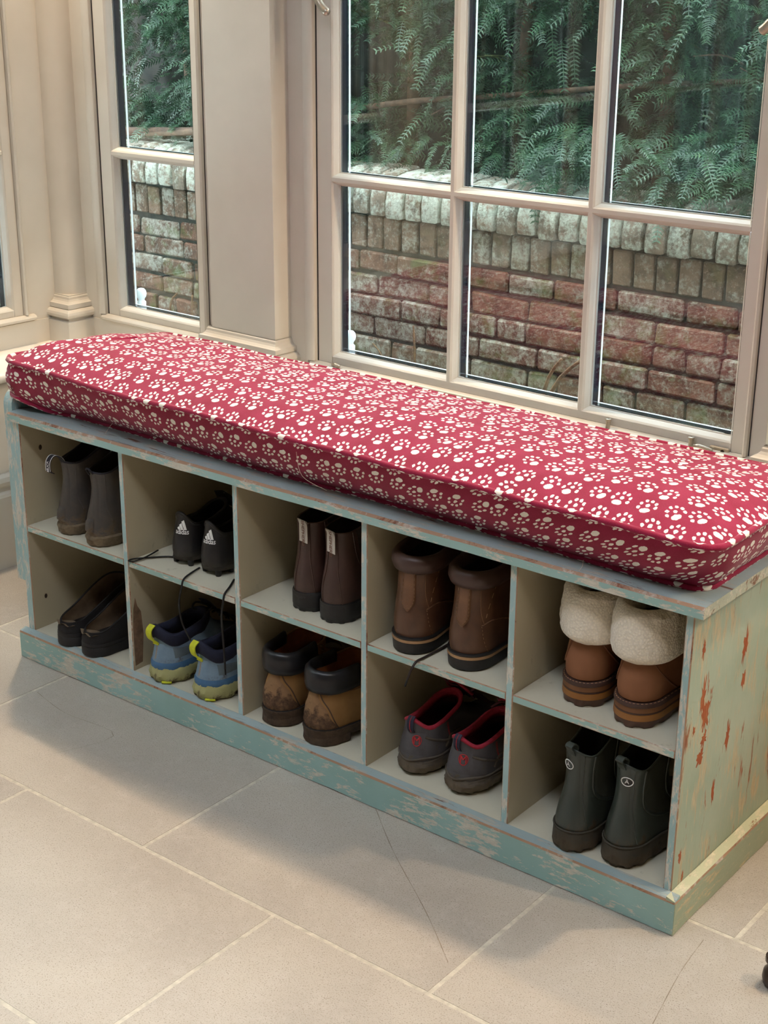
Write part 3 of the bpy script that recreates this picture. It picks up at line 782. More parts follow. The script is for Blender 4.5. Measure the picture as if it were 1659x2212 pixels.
lace('black lace looping across the shelf left of the football boots', [(.405, .075, ZM + .004), (.372, .062, ZM + .003), (.348, .036, ZM + .003), (.328, .010, ZM + .003), (.328, -.004, ZM + .003), (.338, .002, ZM + .003), (.344, .030, ZM + .006), (.338, .066, ZM + .007)], tip=False)
lace('black lace hanging off the shelf above the nearer blue trainer heel', [(.462, .060, ZM + .003), (.470, .025, ZM + .003), (.481, -.002, ZM + .003), (.482, -.009, ZM - .010), (.476, -.012, .262), (.482, -.012, .224), (.495, -.010, .200)])
lace('black lace hanging down in front of the blue trainer by the divider', [(.556, .060, ZM + .003), (.574, .030, ZM + .003), (.592, -.003, ZM + .003), (.594, -.010, ZM - .012), (.591, -.012, .265), (.594, -.012, .205), (.597, -.013, .160)])

# ---------------------------------------------------------------- 3. brown pull-on boots with fabric tags (top row, third hole)
BL = leather('brown_pullon_leather', (74, 52, 46), (58, 42, 38), .42, (96, 76, 58), .036, .016, 16, .22)
FLC = fleece('fleece_lining', (196, 184, 160))
TAGM = plain('grey_fabric_tag', (204, 196, 188), .85, .03, 120, .2)
BRT = plain('brown_print', (110, 66, 46), .8, .05, 60)
def pullon_boot(r, i):
    S = Surf([lev(.034, .003, .268, .0315, .042, wa=.005), lev(.048, .001, .268, .0325, .043, wa=.005), lev(.074, .003, .225, .0315, .037), lev(.100, .009, .150, .0295, .031), lev(.130, .0125, .130, .0290, .029), lev(.160, .0115, .128, .0300, .030), lev(.171, .0105, .130, .0305, .0305, dzf=.012)])
    u = mk('upper', *shell(S), BL, r, smooth=True, auto=50)
    mk('lining', *lining(S, 48, .0035, .75), DARK, r, smooth=True)
    mk('fleece', *tube([Vector((0, .118, .178)) + Vector((.020 * cos(a), .006 * sin(a) * .5, .010 * sin(a))) for a in [2 * pi * k / 14 for k in range(14)]], .010, 8, True), FLC, r, smooth=True)
    S2 = Surf([lev(0, .0, .074, .0355, .035, ta=.35, ha=1.25)])
    h = mk('heel_block', *sole(S2, [(.0, -.002), (.002, .0), (.0085, .0), (.009, .0004), (.033, .0006), (.036, -.001)], 64, 9, .003, 2), BLACKR, r, smooth=True, auto=35)
    S3 = Surf([lev(0, .0, .273, .0355, .0455, wa=.006, dzf=.006)])
    mk('sole', *sole(S3, [(.018, -.004), (.019, .0), (.030, .001), (.0365, .0), (.038, -.003)], 64), BLACKR, r, smooth=True, auto=40)
    for q in ([(.075, .02), (.070, .3), (.062, .6), (.060, .98)], [(-.03, .02), (-.03, .3), (-.025, .7)]): mk('seam', *seam(S, q, .0011), BL, u)
    mk('elastic_panel', *patch(S, None, None, .0008, 8, 8, lambda a, b: (.27 + (a - .5) * (.05 + .13 * b), .42 + .56 * b)), plain('dark_elastic', (48, 38, 36), .8, .1, 200) if i == 0 else bpy.data.materials['dark_elastic'], u, smooth=True)
    mk('seam', *seam(S, [(.16, .97), (.17, .8), (.21, .5), (.25, .36)], .0008), BL, u)
    tp = [S.off(.0, .99, -.006) + Vector((0, 0, -.012)), S.off(.0, 1, -.003) + Vector((0, 0, .001)), S.off(0, 1, .001) + Vector((0, 0, .004)), S.off(.005, .985, .003), S.off(.005, .85, .003), S.off(.005, .69, .004)]
    tp = [p + Vector((.004 * (k > 2), 0, 0)) for k, p in enumerate(tp)]
    tg = mk('pull_tag', *ribbon(smoothpath(tp, 4), (1, -.12, -.06), .0215, .0012), TAGM, r)
    tv, tf = text2d('SHEPHERD', .0108, 0, .95); m = (tp[3] + tp[5]) / 2 + Vector((.001, -.0020, .0)); dn = (tp[5] - tp[3]).normalized(); wx = Vector((1, -.12, -.06)).normalized()
    mk('lettering', [m + dn * a + wx * b * .95 + Vector((0, -.0006, 0)) for a, b in tv], tf, BRT, tg)
pair(pullon_boot, 'pull_on_boot', [(.748, .032, ZM, .0), (.820, .024, ZM, -.05)],
     ['dark brown pull-on boot with a grey heel tag, standing away from the divider', 'dark brown pull-on boot with a grey heel tag, standing against the third divider'], 'boot', 'dark brown pull-on boots')

# ---------------------------------------------------------------- 4. brown lace-up boots with padded collar (top row, fourth hole)
BB = leather('brown_boot_leather', (100, 68, 48), (68, 46, 36), .38, None, .03, .01, 12, .2)
BBK = leather('brown_boot_strap', (120, 84, 58), (92, 62, 44), .45, None, .03, .01, 20, .2)
BBC = leather('brown_boot_collar', (74, 54, 48), (64, 46, 42), .4, None, .03, .01, 10, .15)
TANW = plain('tan_welt', (168, 130, 92), .6, .08, 60)
STI = plain('tan_stitching', (150, 116, 80), .7, .1, 100)
def stitches(S, pts, parent, mat=None, o=.0008, r=.0005, gap=2):
    p = smoothpath([(u, w, 0) for u, w in pts], 8); m = MB()
    for k in range(0, len(p) - 1, gap): m.add(tube([S.off(p[k].x, p[k].y, o), S.off(p[k + 1].x, p[k + 1].y, o)], r, 4))
    ob = m.build('stitching', mat or STI, parent); ob['kind'] = 'stuff'; return ob
def collar_boot(r, i):
    S = Surf([lev(.030, .003, .280, .0375, .049, wa=.005), lev(.046, .000, .281, .0385, .050, wa=.005), lev(.072, .002, .245, .0380, .044), lev(.100, .008, .170, .0365, .039), lev(.128, .012, .145, .0365, .037), lev(.152, .013, .140, .0375, .0375), lev(.166, .012, .142, .0385, .0385, dzf=.006)])
    u = mk('upper', *shell(S), BB, r, smooth=True, auto=50)
    mk('lining', *lining(S, 48, .006, .8), DARK, r, smooth=True)
    mk('padded_collar', *roll(S, 1, [(.001, -.020), (.0075, -.016), (.0115, -.006), (.0105, .006), (.0045, .0135), (-.003, .0125), (-.0075, .004), (-.0065, -.012)]), BBC, r, smooth=True)
    S2 = Surf([lev(0, .0, .286, .0400, .0525, wa=.006, dzf=.006)])
    so = mk('sole', *sole(S2, [(.0, -.004), (.003, .0), (.021, .0015), (.022, .001)], 72), BLACKR, r, smooth=True, auto=40)
    mk('midsole', *sole(S2, [(.022, .001), (.0225, .0022), (.0275, .0022), (.028, .001)], 72), TANW, so, smooth=True, auto=40)
    mk('welt', *sole(S2, [(.028, .001), (.0285, .0024), (.0310, .0024), (.0325, -.001)], 72), BLACKR, so, smooth=True, auto=40)
    mk('heel_strap', *patch(S, None, None, .0055, 8, 14, lambda a, b: (.014 + (a - .5) * .078 * (1.0 if b > .18 else .12 + b * 4.9), .38 + .53 * b)), BBK, u, smooth=True)
    stitches(S, [(-.016, .90), (-.016, .66), (-.015, .50), (.014, .405), (.044, .50), (.045, .66), (.045, .90)], u, o=.0062)
    for q in ([(.115, .04), (.100, .25), (.098, .40)], [(.20, .98), (.19, .8), (.12, .44)], [(-.04, .04), (-.035, .14)], [(.098, .40), (.15, .42), (.21, .36), (.24, .18), (.25, .06)]): stitches(S, q, u)
    mk('seam', *seam(S, [(.103, .40), (.15, .425), (.212, .365), (.243, .18), (.255, .06)], .0012), BBK, u); mk('seam', *seam(S, [(.112, .40), (.105, .6), (.105, .93)], .0010), BBK, u)
pair(collar_boot, 'lace_up_boot', [(1.008, .008, ZM, .10), (1.116, .016, ZM, -.02)],
     ['brown leather boot with padded collar, standing away from the fourth divider', 'brown leather boot with padded collar, standing against the fourth divider'], 'boot', 'brown padded-collar boots')
LB = plain('brown_lace', (48, 34, 30), .8, .1, 150, .3)
lace('dark brown lace trailing over the shelf edge between the padded boots', [(1.052, .200, ZM + .060), (1.050, .130, ZM + .012), (1.050, .075, ZM + .004), (1.048, .02, ZM + .003), (1.047, -.004, ZM + .003), (1.044, -.011, ZM - .006), (1.040, -.014, .290), (1.036, -.016, .276)], .0026, LB)

# ---------------------------------------------------------------- 5. tan boots with sheepskin cuffs (top row, fifth hole)
TL = leather('tan_nubuck', (142, 96, 68), (124, 82, 56), .7, None, .03, .01, 10, .18, .25)
CUF = fleece('sheepskin_cuff', (240, 230, 212))
TS1 = plain('tan_midsole', (150, 98, 44), .55, .06, 30); TS2 = plain('brown_tread', (92, 64, 52), .6, .08, 30, .1); TS3 = plain('dark_brown_band', (70, 48, 42), .6, .05, 30); TS4 = plain('brown_rand', (118, 76, 44), .6, .05, 30)
TLG = plain('pressed_mark', (112, 68, 42), .7, .05, 50)
def cuff_boot(r, i):
    S = Surf([lev(.046, .004, .262, .0360, .046, wa=.005), lev(.060, .002, .262, .0375, .048, wa=.005), lev(.085, .005, .215, .0365, .041), lev(.110, .012, .155, .0350, .037), lev(.136, .016, .138, .0350, .036), lev(.166, .014, .138, .0370, .0375), lev(.184, .012, .140, .0380, .0385, dzf=.006)])
    u = mk('upper', *shell(S), TL, r, smooth=True, auto=50)
    mk('lining', *lining(S, 48, .008, .7), plain('brown_shaft_lining', (120, 96, 76), .9, .1, 60) if i == 0 else bpy.data.materials['brown_shaft_lining'], r, smooth=True)
    def fz(x, n, uu, j):
        d = noise.noise(x * 150) * .0022 + noise.noise(x * 46 + Vector((3, 1, 0))) * .0026; low = 1 if j in (4, 5, 6) else 0
        return x + n * (d + .004 * sin(uu * 12.6 + i * 2) * .5 + .006 * low * exp(-((uu - .12) / .1) ** 2)) + Vector((0, 0, d * .7 - .010 * low * (uu < .5) * sin(uu * 6.28) * .6))
    pf = [(-.010, .002), (-.006, .012), (.004, .016), (.012, .010), (.0165, -.004), (.0185, -.026), (.0190, -.048), (.0170, -.066), (.0100, -.073), (.003, -.066), (-.001, -.02), (-.012, -.02)]
    pp = []
    for a, b in zip(pf, pf[1:] + pf[:1]): pp += [a, ((a[0] + b[0]) / 2, (a[1] + b[1]) / 2)]
    mk('sheepskin_cuff', *roll(S, 1, pp, 150, None, None, fz), CUF, r, smooth=True)
    S2 = Surf([lev(0, .0, .270, .0395, .0510, wa=.006, dzf=.006)])
    so = mk('sole', *sole(S2, [(.0, -.003), (.003, .0), (.012, .001), (.0135, .0012)], 96, 14, .0045, 2), TS2, r, smooth=True, auto=35)
    for nm, a, b, m, e in (('midsole', .0135, .0245, TS1, .0015), ('band', .0245, .0275, TS3, .0010), ('midsole', .0275, .0365, TS4, .0010), ('welt', .0365, .0435, TS3, .0022)):
        mk(nm, *sole(S2, [(a, e - .0005), (a + .0004, e), (b - .0004, e - .0004), (b, e - .0015)], 72), m, so, smooth=True, auto=40)
    st_ = MB()
    for k in range(70):
        p = S2.pl(S2.l[0], k / 70); p2 = S2.pl(S2.l[0], (k + .55) / 70); st_.add(tube([Vector((p.x * .985, p.y, .0437)), Vector((p2.x * .985, p2.y, .0437))], .0007, 4))
    x = st_.build('stitching', TANW, so); x['kind'] = 'stuff'
    for q in ([(.105, .98), (.10, .7), (.11, .5), (.16, .25), (.195, .05)], [(.108, .48), (.18, .50), (.26, .52)], [(-.05, .98), (-.05, .6), (-.09, .2)]):
        mk('seam', *seam(S, q, .0018), TLG, u)
    H = .150
    if i == 1:
        cvs = [(cos(a) * .0065, sin(a) * .0065) for a in [2 * pi * k / 20 for k in range(20)]]
        p3 = wrap(S, cvs, .255, .19, .0004, H); lm = mk('pressed_emblem', *tube(p3, .0006, 5, True), TLG, u)
        tr = [[(0, -.006), (0, .004)], [(0, -.002), (-.004, .001)], [(0, -.002), (.004, .001)], [(0, .001), (-.003, .004)], [(0, .001), (.003, .004)], [(-.003, -.0055), (.003, -.0055)]]
        mm = MB()
        for l in tr: mm.add(tube(wrap(S, l, .255, .19, .0004, H), .0007, 4))
        mm.build('emblem_tree', TLG, lm)
pair(cuff_boot, 'cuffed_boot', [(1.338, .030, ZM, .04), (1.434, .020, ZM, -.08)],
     ['tan boot with folded cream sheepskin cuff, standing farther from the end panel', 'tan boot with folded cream sheepskin cuff, pressed tree emblem, by end panel'], 'boot', 'tan sheepskin-cuffed boots')

# ---------------------------------------------------------------- 6. black backless slippers (bottom row, first hole)
SK = plain('black_slipper_cloth', (20, 21, 25), .75, .12, 80, .25)
SKL = leather('worn_slipper_lining', (132, 112, 90), (104, 88, 70), .9, None, .03, .01, 20, .4)
INS = plain('grey_insole', (150, 138, 128), .85, .08, 40)
def slipper(r, i):
    S = Surf([lev(.026, .002, .262, .0345, .046, wa=.003), lev(.034, .001, .262, .0350, .046, wa=.003, dzf=.006), lev(.041, .003, .255, .0345, .044, dzf=.022), lev(.047, .006, .215, .0325, .038, dzf=.045, dip=-.004), lev(.050, .008, .188, .0310, .034, dzf=.058, dip=-.006)])
    u = mk('upper', *shell(S, 56, 12, .003), SK, r, smooth=True, auto=60)
    mk('lining', *lining(S, 56, .003, .92, 7), SKL, r, smooth=True)
    mk('insole', *loft([S.ring(.15, 48, .006, -.001)], True, True), INS, r)
    S2 = Surf([lev(0, .0, .266, .0365, .0475, wa=.004, dzf=.004)])
    mk('sole', *sole(S2, [(.0, -.003), (.003, .0), (.020, .0), (.0215, -.0012), (.023, .0), (.029, -.0005), (.031, -.004)], 64), plain('black_slipper_sole', (26, 26, 29), .6, .1, 60) if i == 0 else bpy.data.materials['black_slipper_sole'], r, smooth=True, auto=40)
    mk('top_edge', *tube(S.ring(1, 56, .0015, .0008), .0022, 6, True), SK, u, smooth=True)
    mk('trodden_heel', *loft([[Vector((x * (.028 - .008 * t), .012 + .038 * t - .010 * (1 - x * x) * (1 - t), .050 - .014 * t + .003 * sin(x * 7 + i) * (1 - t))) for x in [k / 6 - 1 for k in range(13)]] for t in (0, .35, .7, 1)], False), SKL, u, smooth=True)
pair(slipper, 'slipper', [(.112, -.016, ZB, -.06), (.190, -.018, ZB, -.10)],
     ['black backless slipper with trodden heel, nearer the bench end board', 'black backless slipper with trodden heel, nearer the first divider'], 'slipper', 'black backless slippers')

# ---------------------------------------------------------------- 7. blue trail trainers (bottom row, second hole)
BU = leather('blue_grey_mesh', (124, 146, 164), (104, 124, 144), .7, (118, 102, 88), .044, .022, 20, .25, .3, bs=420)
BU2 = leather('blue_rand', (74, 112, 148), (66, 98, 132), .65, (96, 92, 84), .026, .008, 20, .25, .3, bs=420)
NV = plain('navy_collar_cloth', (26, 32, 56), .85, .08, 150, .25)
GS = leather('muddy_lime_sole', (172, 170, 116), (156, 154, 110), .8, (104, 90, 66), .013, .026, 26, .6)
YT = plain('yellow_tab', (208, 214, 44), .7, .06, 120, .2); GRYO = leather('grey_overlay', (98, 112, 120), (86, 98, 106), .6, None, .0, .0, 20, .15)
def blue_trainer(r, i):
    S = Surf([lev(.028, .004, .270, .0385, .050, wa=.006), lev(.040, .004, .270, .0385, .049, wa=.006), lev(.058, .009, .230, .0365, .042, wa=.004), lev(.078, .013, .180, .0340, .035), lev(.096, .012, .150, .0330, .031), lev(.108, .008, .136, .0325, .030, dip=.012, up=.012, dzf=.012)])
    u = mk('upper', *shell(S), BU, r, smooth=True, auto=60)
    mk('lining', *lining(S, 48, .006, .7), DARK, r, smooth=True)
    mk('padded_collar', *roll(S, .99, [(.0005, -.022), (.0026, -.019), (.0036, -.008), (.0035, .001), (.0, .0055), (-.005, .005), (-.0085, -.002), (-.007, -.020)]), NV, u, smooth=True)
    mk('lower_rand', *patch(S, (-.30, .30), (.02, .26), .0016, 40, 4), BU2, u, smooth=True)
    mk('heel_overlay', *patch(S, None, None, .0014, 8, 8, lambda a, b: (.012 + (a - .5) * .085, .26 + .40 * b)), BU, u, smooth=True)
    mk('side_overlay', *patch(S, None, None, .0012, 10, 6, lambda a, b: (.10 + .13 * a, .36 + .02 * a + (.22 - .08 * a) * b)), GRYO, u, smooth=True)
    for k in range(5): mk('seam', *seam(S, [(.15 + .02 * k, .38), (.165 + .02 * k, .52)], .0006), DARK, u)
    mk('reflective_strip', *patch(S, None, None, .0022, 3, 6, lambda a, b: (-.002 + (a - .5) * .018, .28 + .36 * b)), INS, u, smooth=True)
    S2 = Surf([lev(0, .0, .280, .0430, .0545, wa=.007, dzf=.008)])
    so = mk('sole', *sole(S2, [(.0, -.010), (.004, -.002), (.010, .0015), (.018, .0015), (.027, -.001), (.034, -.003), (.036, -.007)], 110, 16, .004, 3, .0022), GS, r, smooth=True, auto=45)
    mk('yellow_insert', *tube([S2.pl(S2.l[0], .04 + .006 * k) * .985 + Vector((0, .001, .005)) for k in range(8)], .0026, 6), YT, so, smooth=True)
    tp = [S.off(-.012, .93, .004) + Vector((0, 0, .012)), S.off(-.014, .93, .012) + Vector((0, 0, .006)), S.off(-.016, .90, .014), S.off(-.014, .80, .012), S.off(-.010, .68, .003), S.off(-.008, .62, .003)]
    mk('pull_tab', *ribbon(smoothpath(tp, 4), (1, .1, 0), .0150, .0022), YT, r)
    tg = mk('tongue', *loft([[Vector((x * w_, y, z + (1 - x * x) * .006)) for x in (-1, -.5, 0, .5, 1)] for y, z, w_ in ((.215, .070, .022), (.185, .092, .025), (.155, .116, .028), (.140, .134, .027))], False), NV, r, smooth=True)
    for k in range(4): mk('lace', *tube(smoothpath([(-.026, .158 + .018 * k, .104 - .012 * k), (0, .155 + .018 * k, .118 - .012 * k), (.026, .160 + .018 * k, .104 - .012 * k)], 5), .0024, 6), BLACKL, r, smooth=True)
    mk('lace', *tube(smoothpath([(-.005, .15, .122), (-.022, .13, .130), (-.018, .12, .118), (.004, .148, .120), (.024, .132, .128), (.018, .12, .116)], 6), .0022, 6), BLACKL, r, smooth=True)
pair(blue_trainer, 'trail_trainer', [(.392, -.010, ZB, -.10), (.513, -.008, ZB, -.14)],
     ['blue-grey trail trainer with yellow heel tab, nearer the peeling first divider', 'blue-grey trail trainer with yellow heel tab, against the second divider'], 'trainer', 'blue-grey trail trainers')

# ---------------------------------------------------------------- 8. wheat work boots with black collars (bottom row, third hole)
WH = leather('wheat_nubuck', (154, 116, 72), (128, 94, 58), .75, (96, 72, 54), .018, .026, 9, .45, .25, .5)
WHD = leather('wheat_nubuck_scuffed', (150, 118, 84), (118, 88, 64), .8, (98, 74, 58), .070, .030, 12, .4, .25)
WSO = leather('muddy_brown_sole', (92, 72, 58), (74, 56, 46), .85, (78, 62, 48), .05, .02, 26, .6)
BKC = leather('black_padded_collar', (34, 36, 42), (24, 26, 30), .32, None, .0, .0, 14, .12)
ORL = plain('orange_lining', (146, 86, 46), .85, .1, 40)
BRS = plain('brass_eyelet', (150, 128, 84), .35, .1, 60, metal=.8)
def work_boot(r, i):
    S = Surf([lev(.030, .003, .272, .0370, .048, wa=.005), lev(.046, .001, .272, .0385, .050, wa=.005), lev(.072, .006, .235, .0370, .043), lev(.098, .013, .175, .0350, .038), lev(.118, .014, .150, .0355, .038), lev(.132, .011, .150, .0370, .039, dip=.002), lev(.140, .010, .152, .0375, .0395, dzf=.012, dip=.004)])
    u = mk('upper', *shell(S), WH, r, smooth=True, auto=50)
    mk('lining', *lining(S, 48, .006, .8), ORL, r, smooth=True)
    mk('padded_collar', *roll(S, 1, [(.0005, -.034), (.0045, -.033), (.0068, -.022), (.0072, -.006), (.0055, .006), (.0005, .0115), (-.005, .0105), (-.0085, .002), (-.0065, -.020)], 40, -.27, .27), BKC, r, smooth=True)
    mk('heel_counter', *patch(S, None, None, .0018, 12, 12, lambda a, b: (.01 + (a - .5) * (.20 if b < .38 else .20 - .115 * sm(.38, .60, b)) * (1.25 - .4 * sm(0, .4, b)), .02 + .78 * b)), WHD, u, smooth=True)
    S2 = Surf([lev(0, .0, .082, .0405, .041, ta=.35, ha=1.2)])
    mk('heel_block', *sole(S2, [(.0, -.004), (.003, .0), (.016, .0), (.018, -.001)], 70, 0, 0, 2, .0012), WSO, r, smooth=True, auto=40)
    S3 = Surf([lev(0, .0, .278, .0405, .0520, wa=.006, dzf=.006)])
    so = mk('sole', *sole(S3, [(.012, -.006), (.014, .0), (.027, .0015), (.0285, .0024), (.0325, .0020), (.034, -.002)], 90, 0, 0, 2, .0012), WSO, r, smooth=True, auto=40)
    mk('welt', *tube([Vector((p.x, p.y, .0340)) for p in [S3.pl(S3.l[0], k / 60) * 1.0 for k in range(60)]], .0012, 5, True), DARK, so)
    for q in ([(.105, .80), (.055, .78), (.056, .60), (.068, .48), (.098, .36), (.118, .20), (.134, .03)], [(.105, .74), (.2, .76), (.30, .72)], [(-.05, .78), (-.045, .6), (-.08, .36), (-.11, .1)]): mk('seam', *seam(S, q, .0013), WSO, u)
    mk('crease', *seam(S, [(.10, .52), (.16, .55), (.23, .53), (.29, .55)], .0022, -.0005), WHD, u)
    for k, (uu, ww) in enumerate(((.31, .92), (.325, .80), (.335, .68))): mk('eyelet', *lathe([(0, 0), (.0035, 0), (.003, .0015), (0, .0005)], 10, tuple(S.off(uu, ww, .001))), BRS, u)
    mk('tongue', *loft([[Vector((x * w_, y, z + (1 - x * x) * .010)) for x in (-1, -.5, 0, .5, 1)] for y, z, w_ in ((.20, .090, .026), (.175, .120, .030), (.165, .150, .032), (.168, .166, .030))], False), WH, r, smooth=True)
pair(work_boot, 'work_boot', [(.695, .003, ZB, .02), (.795, -.003, ZB, -.26)],
     ['scuffed wheat work boot with black padded collar, nearer the second divider', 'scuffed wheat work boot turned sideways, black padded collar, by third divider'], 'boot', 'wheat work boots')

# ---------------------------------------------------------------- 9. grey trail shoes with red lining (bottom row, fourth hole)
GY = leather('charcoal_mesh', (86, 84, 86), (72, 70, 74), .7, (116, 106, 90), .036, .034, 18, .3, .3, bs=420)
GSO = leather('muddy_charcoal_sole', (90, 82, 74), (72, 66, 60), .9, (116, 102, 82), .03, .025, 30, .9)
RD = plain('red_lining_cloth', (178, 42, 66), .8, .08, 150, .25); RP = plain('red_print', (190, 36, 44), .6, .05, 60); PLC = plain('maroon_lace', (96, 46, 56), .8, .15, 200, .3)
NVT = plain('navy_tab', (38, 42, 62), .8, .08, 150, .2)
def grey_shoe(r, i):
    S = Surf([lev(.018, .006, .262, .0370, .049, wa=.006), lev(.034, .002, .264, .0395, .050, wa=.006), lev(.054, .004, .226, .0380, .043, wa=.004), lev(.074, .010, .178, .0345, .036), lev(.088, .0125, .152, .0320, .031), lev(.097, .0110, .142, .0310, .030, dip=.014, up=.010, dzf=.020)])
    u = mk('upper', *shell(S), GY, r, smooth=True, auto=60)
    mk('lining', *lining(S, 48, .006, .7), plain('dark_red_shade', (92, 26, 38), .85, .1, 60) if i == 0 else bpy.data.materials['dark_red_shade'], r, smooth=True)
    mk('padded_collar', *roll(S, 1, [(-.0012, -.004), (.0008, -.002), (.0010, .002), (-.0015, .0040), (-.0050, .0035), (-.0070, -.002), (-.0065, -.014)]), RD, u, smooth=True)
    S2 = Surf([lev(0, .0, .272, .0415, .0530, wa=.007, dzf=.010)])
    so = mk('sole', *sole(S2, [(.0, -.014), (.004, -.006), (.010, .0), (.020, .0015), (.028, -.001), (.032, -.005)], 110, 18, .004, 2, .0034), GSO, r, smooth=True, auto=45)
    for q in ([(-.16, .18), (-.08, .22), (.0, .16), (.08, .24), (.16, .20), (.24, .28)], [(-.06, .12), (.04, .10), (.12, .16), (.22, .12)], [(.09, .62), (.15, .50), (.20, .40), (.28, .42)], [(.17, .30), (.21, .48), (.26, .52)]):
        mk('rand_ridge', *seam(S, q, .0026, .0004), GSO, u, smooth=True)
    mk('heel_overlay', *patch(S, None, None, .0012, 10, 8, lambda a, b: (.02 + (a - .5) * (.17 - .02 * b), .30 + .42 * b)), GY, u, smooth=True)
    tp = [S.off(.012, .98, -.002) + Vector((0, 0, .008)), S.off(.012, .97, .005) + Vector((0, 0, .003)), S.off(.012, .86, .007), S.off(.012, .74, .002)]
    tb = mk('heel_loop', *ribbon(smoothpath(tp, 4), (1, .15, 0), .0125, .0018), NVT, r)
    mk('red_stitch', *tube([p + Vector((.0, -.0014, 0)) for p in smoothpath(tp, 4)], .0007, 4), RP, tb)
    H = .079; lu, lw = .045, .56; c = [(cos(a) * .0078, sin(a) * .0078) for a in [2 * pi * k / 24 for k in range(24)]]
    ring = mk('round_emblem', *tube(wrap(S, c, lu, lw, .0018, H), .0008, 5, True), RP, u)
    m2 = MB()
    for l in ([(-.0045, -.005), (-.0045, .005)], [(-.0045, .005), (0, -.001)], [(0, -.001), (.0045, .005)], [(.0045, .005), (.0045, -.005)]): m2.add(tube(wrap(S, l, lu, lw, .0018, H), .0013, 4))
    m2.build('emblem_letter', RP, ring)
    tv, tf = text2d('MERRELL', .0085, 0, .95); mk('lettering', wrap(S, [(a * .55 - b * .25, a * .95 + b * .7) for a, b in tv], .215, .62, .0016, H), tf, RP, u)
    tg = mk('tongue', *loft([[Vector((x * w_, y, z + (1 - x * x) * .007)) for x in (-1, -.5, 0, .5, 1)] for y, z, w_ in ((.21, .068, .022), (.18, .090, .024), (.155, .112, .026), (.142, .126, .024))], False), NVT, r, smooth=True)
    mk('tongue_edge', *tube(smoothpath([(-.025, .156, .110), (-.022, .142, .124), (0, .139, .134), (.022, .142, .124), (.025, .156, .110)], 5), .003, 6), RD, tg, smooth=True)
    for k in range(4): mk('lace', *tube(smoothpath([(-.026, .160 + .018 * k, .100 - .011 * k), (0, .157 + .018 * k, .113 - .011 * k), (.026, .162 + .018 * k, .100 - .011 * k)], 5), .0022, 6), PLC, r, smooth=True)
    b = [(0, .152, .122), (-.018, .150, .140), (-.034, .148, .136), (-.026, .146, .122), (0, .150, .123), (.020, .148, .140), (.036, .150, .134), (.026, .148, .120), (0, .150, .122)]
    mk('lace_bow', *tube(smoothpath(b, 6), .0021, 6), PLC, r, smooth=True)
    mk('lace_bow', *tube(smoothpath([(0, .150, .122), (-.012, .135, .128), (-.020, .118, .150 if i == 0 else .120)], 6), .0021, 6), PLC, r, smooth=True)
pair(grey_shoe, 'trail_shoe', [(1.008, .021, ZB, -.05), (1.110, .020, ZB, -.14)],
     ['charcoal trail shoe with red lining, standing farther from the fourth divider', 'charcoal trail shoe with red lining, standing against the fourth divider'], 'trainer', 'charcoal trail shoes')

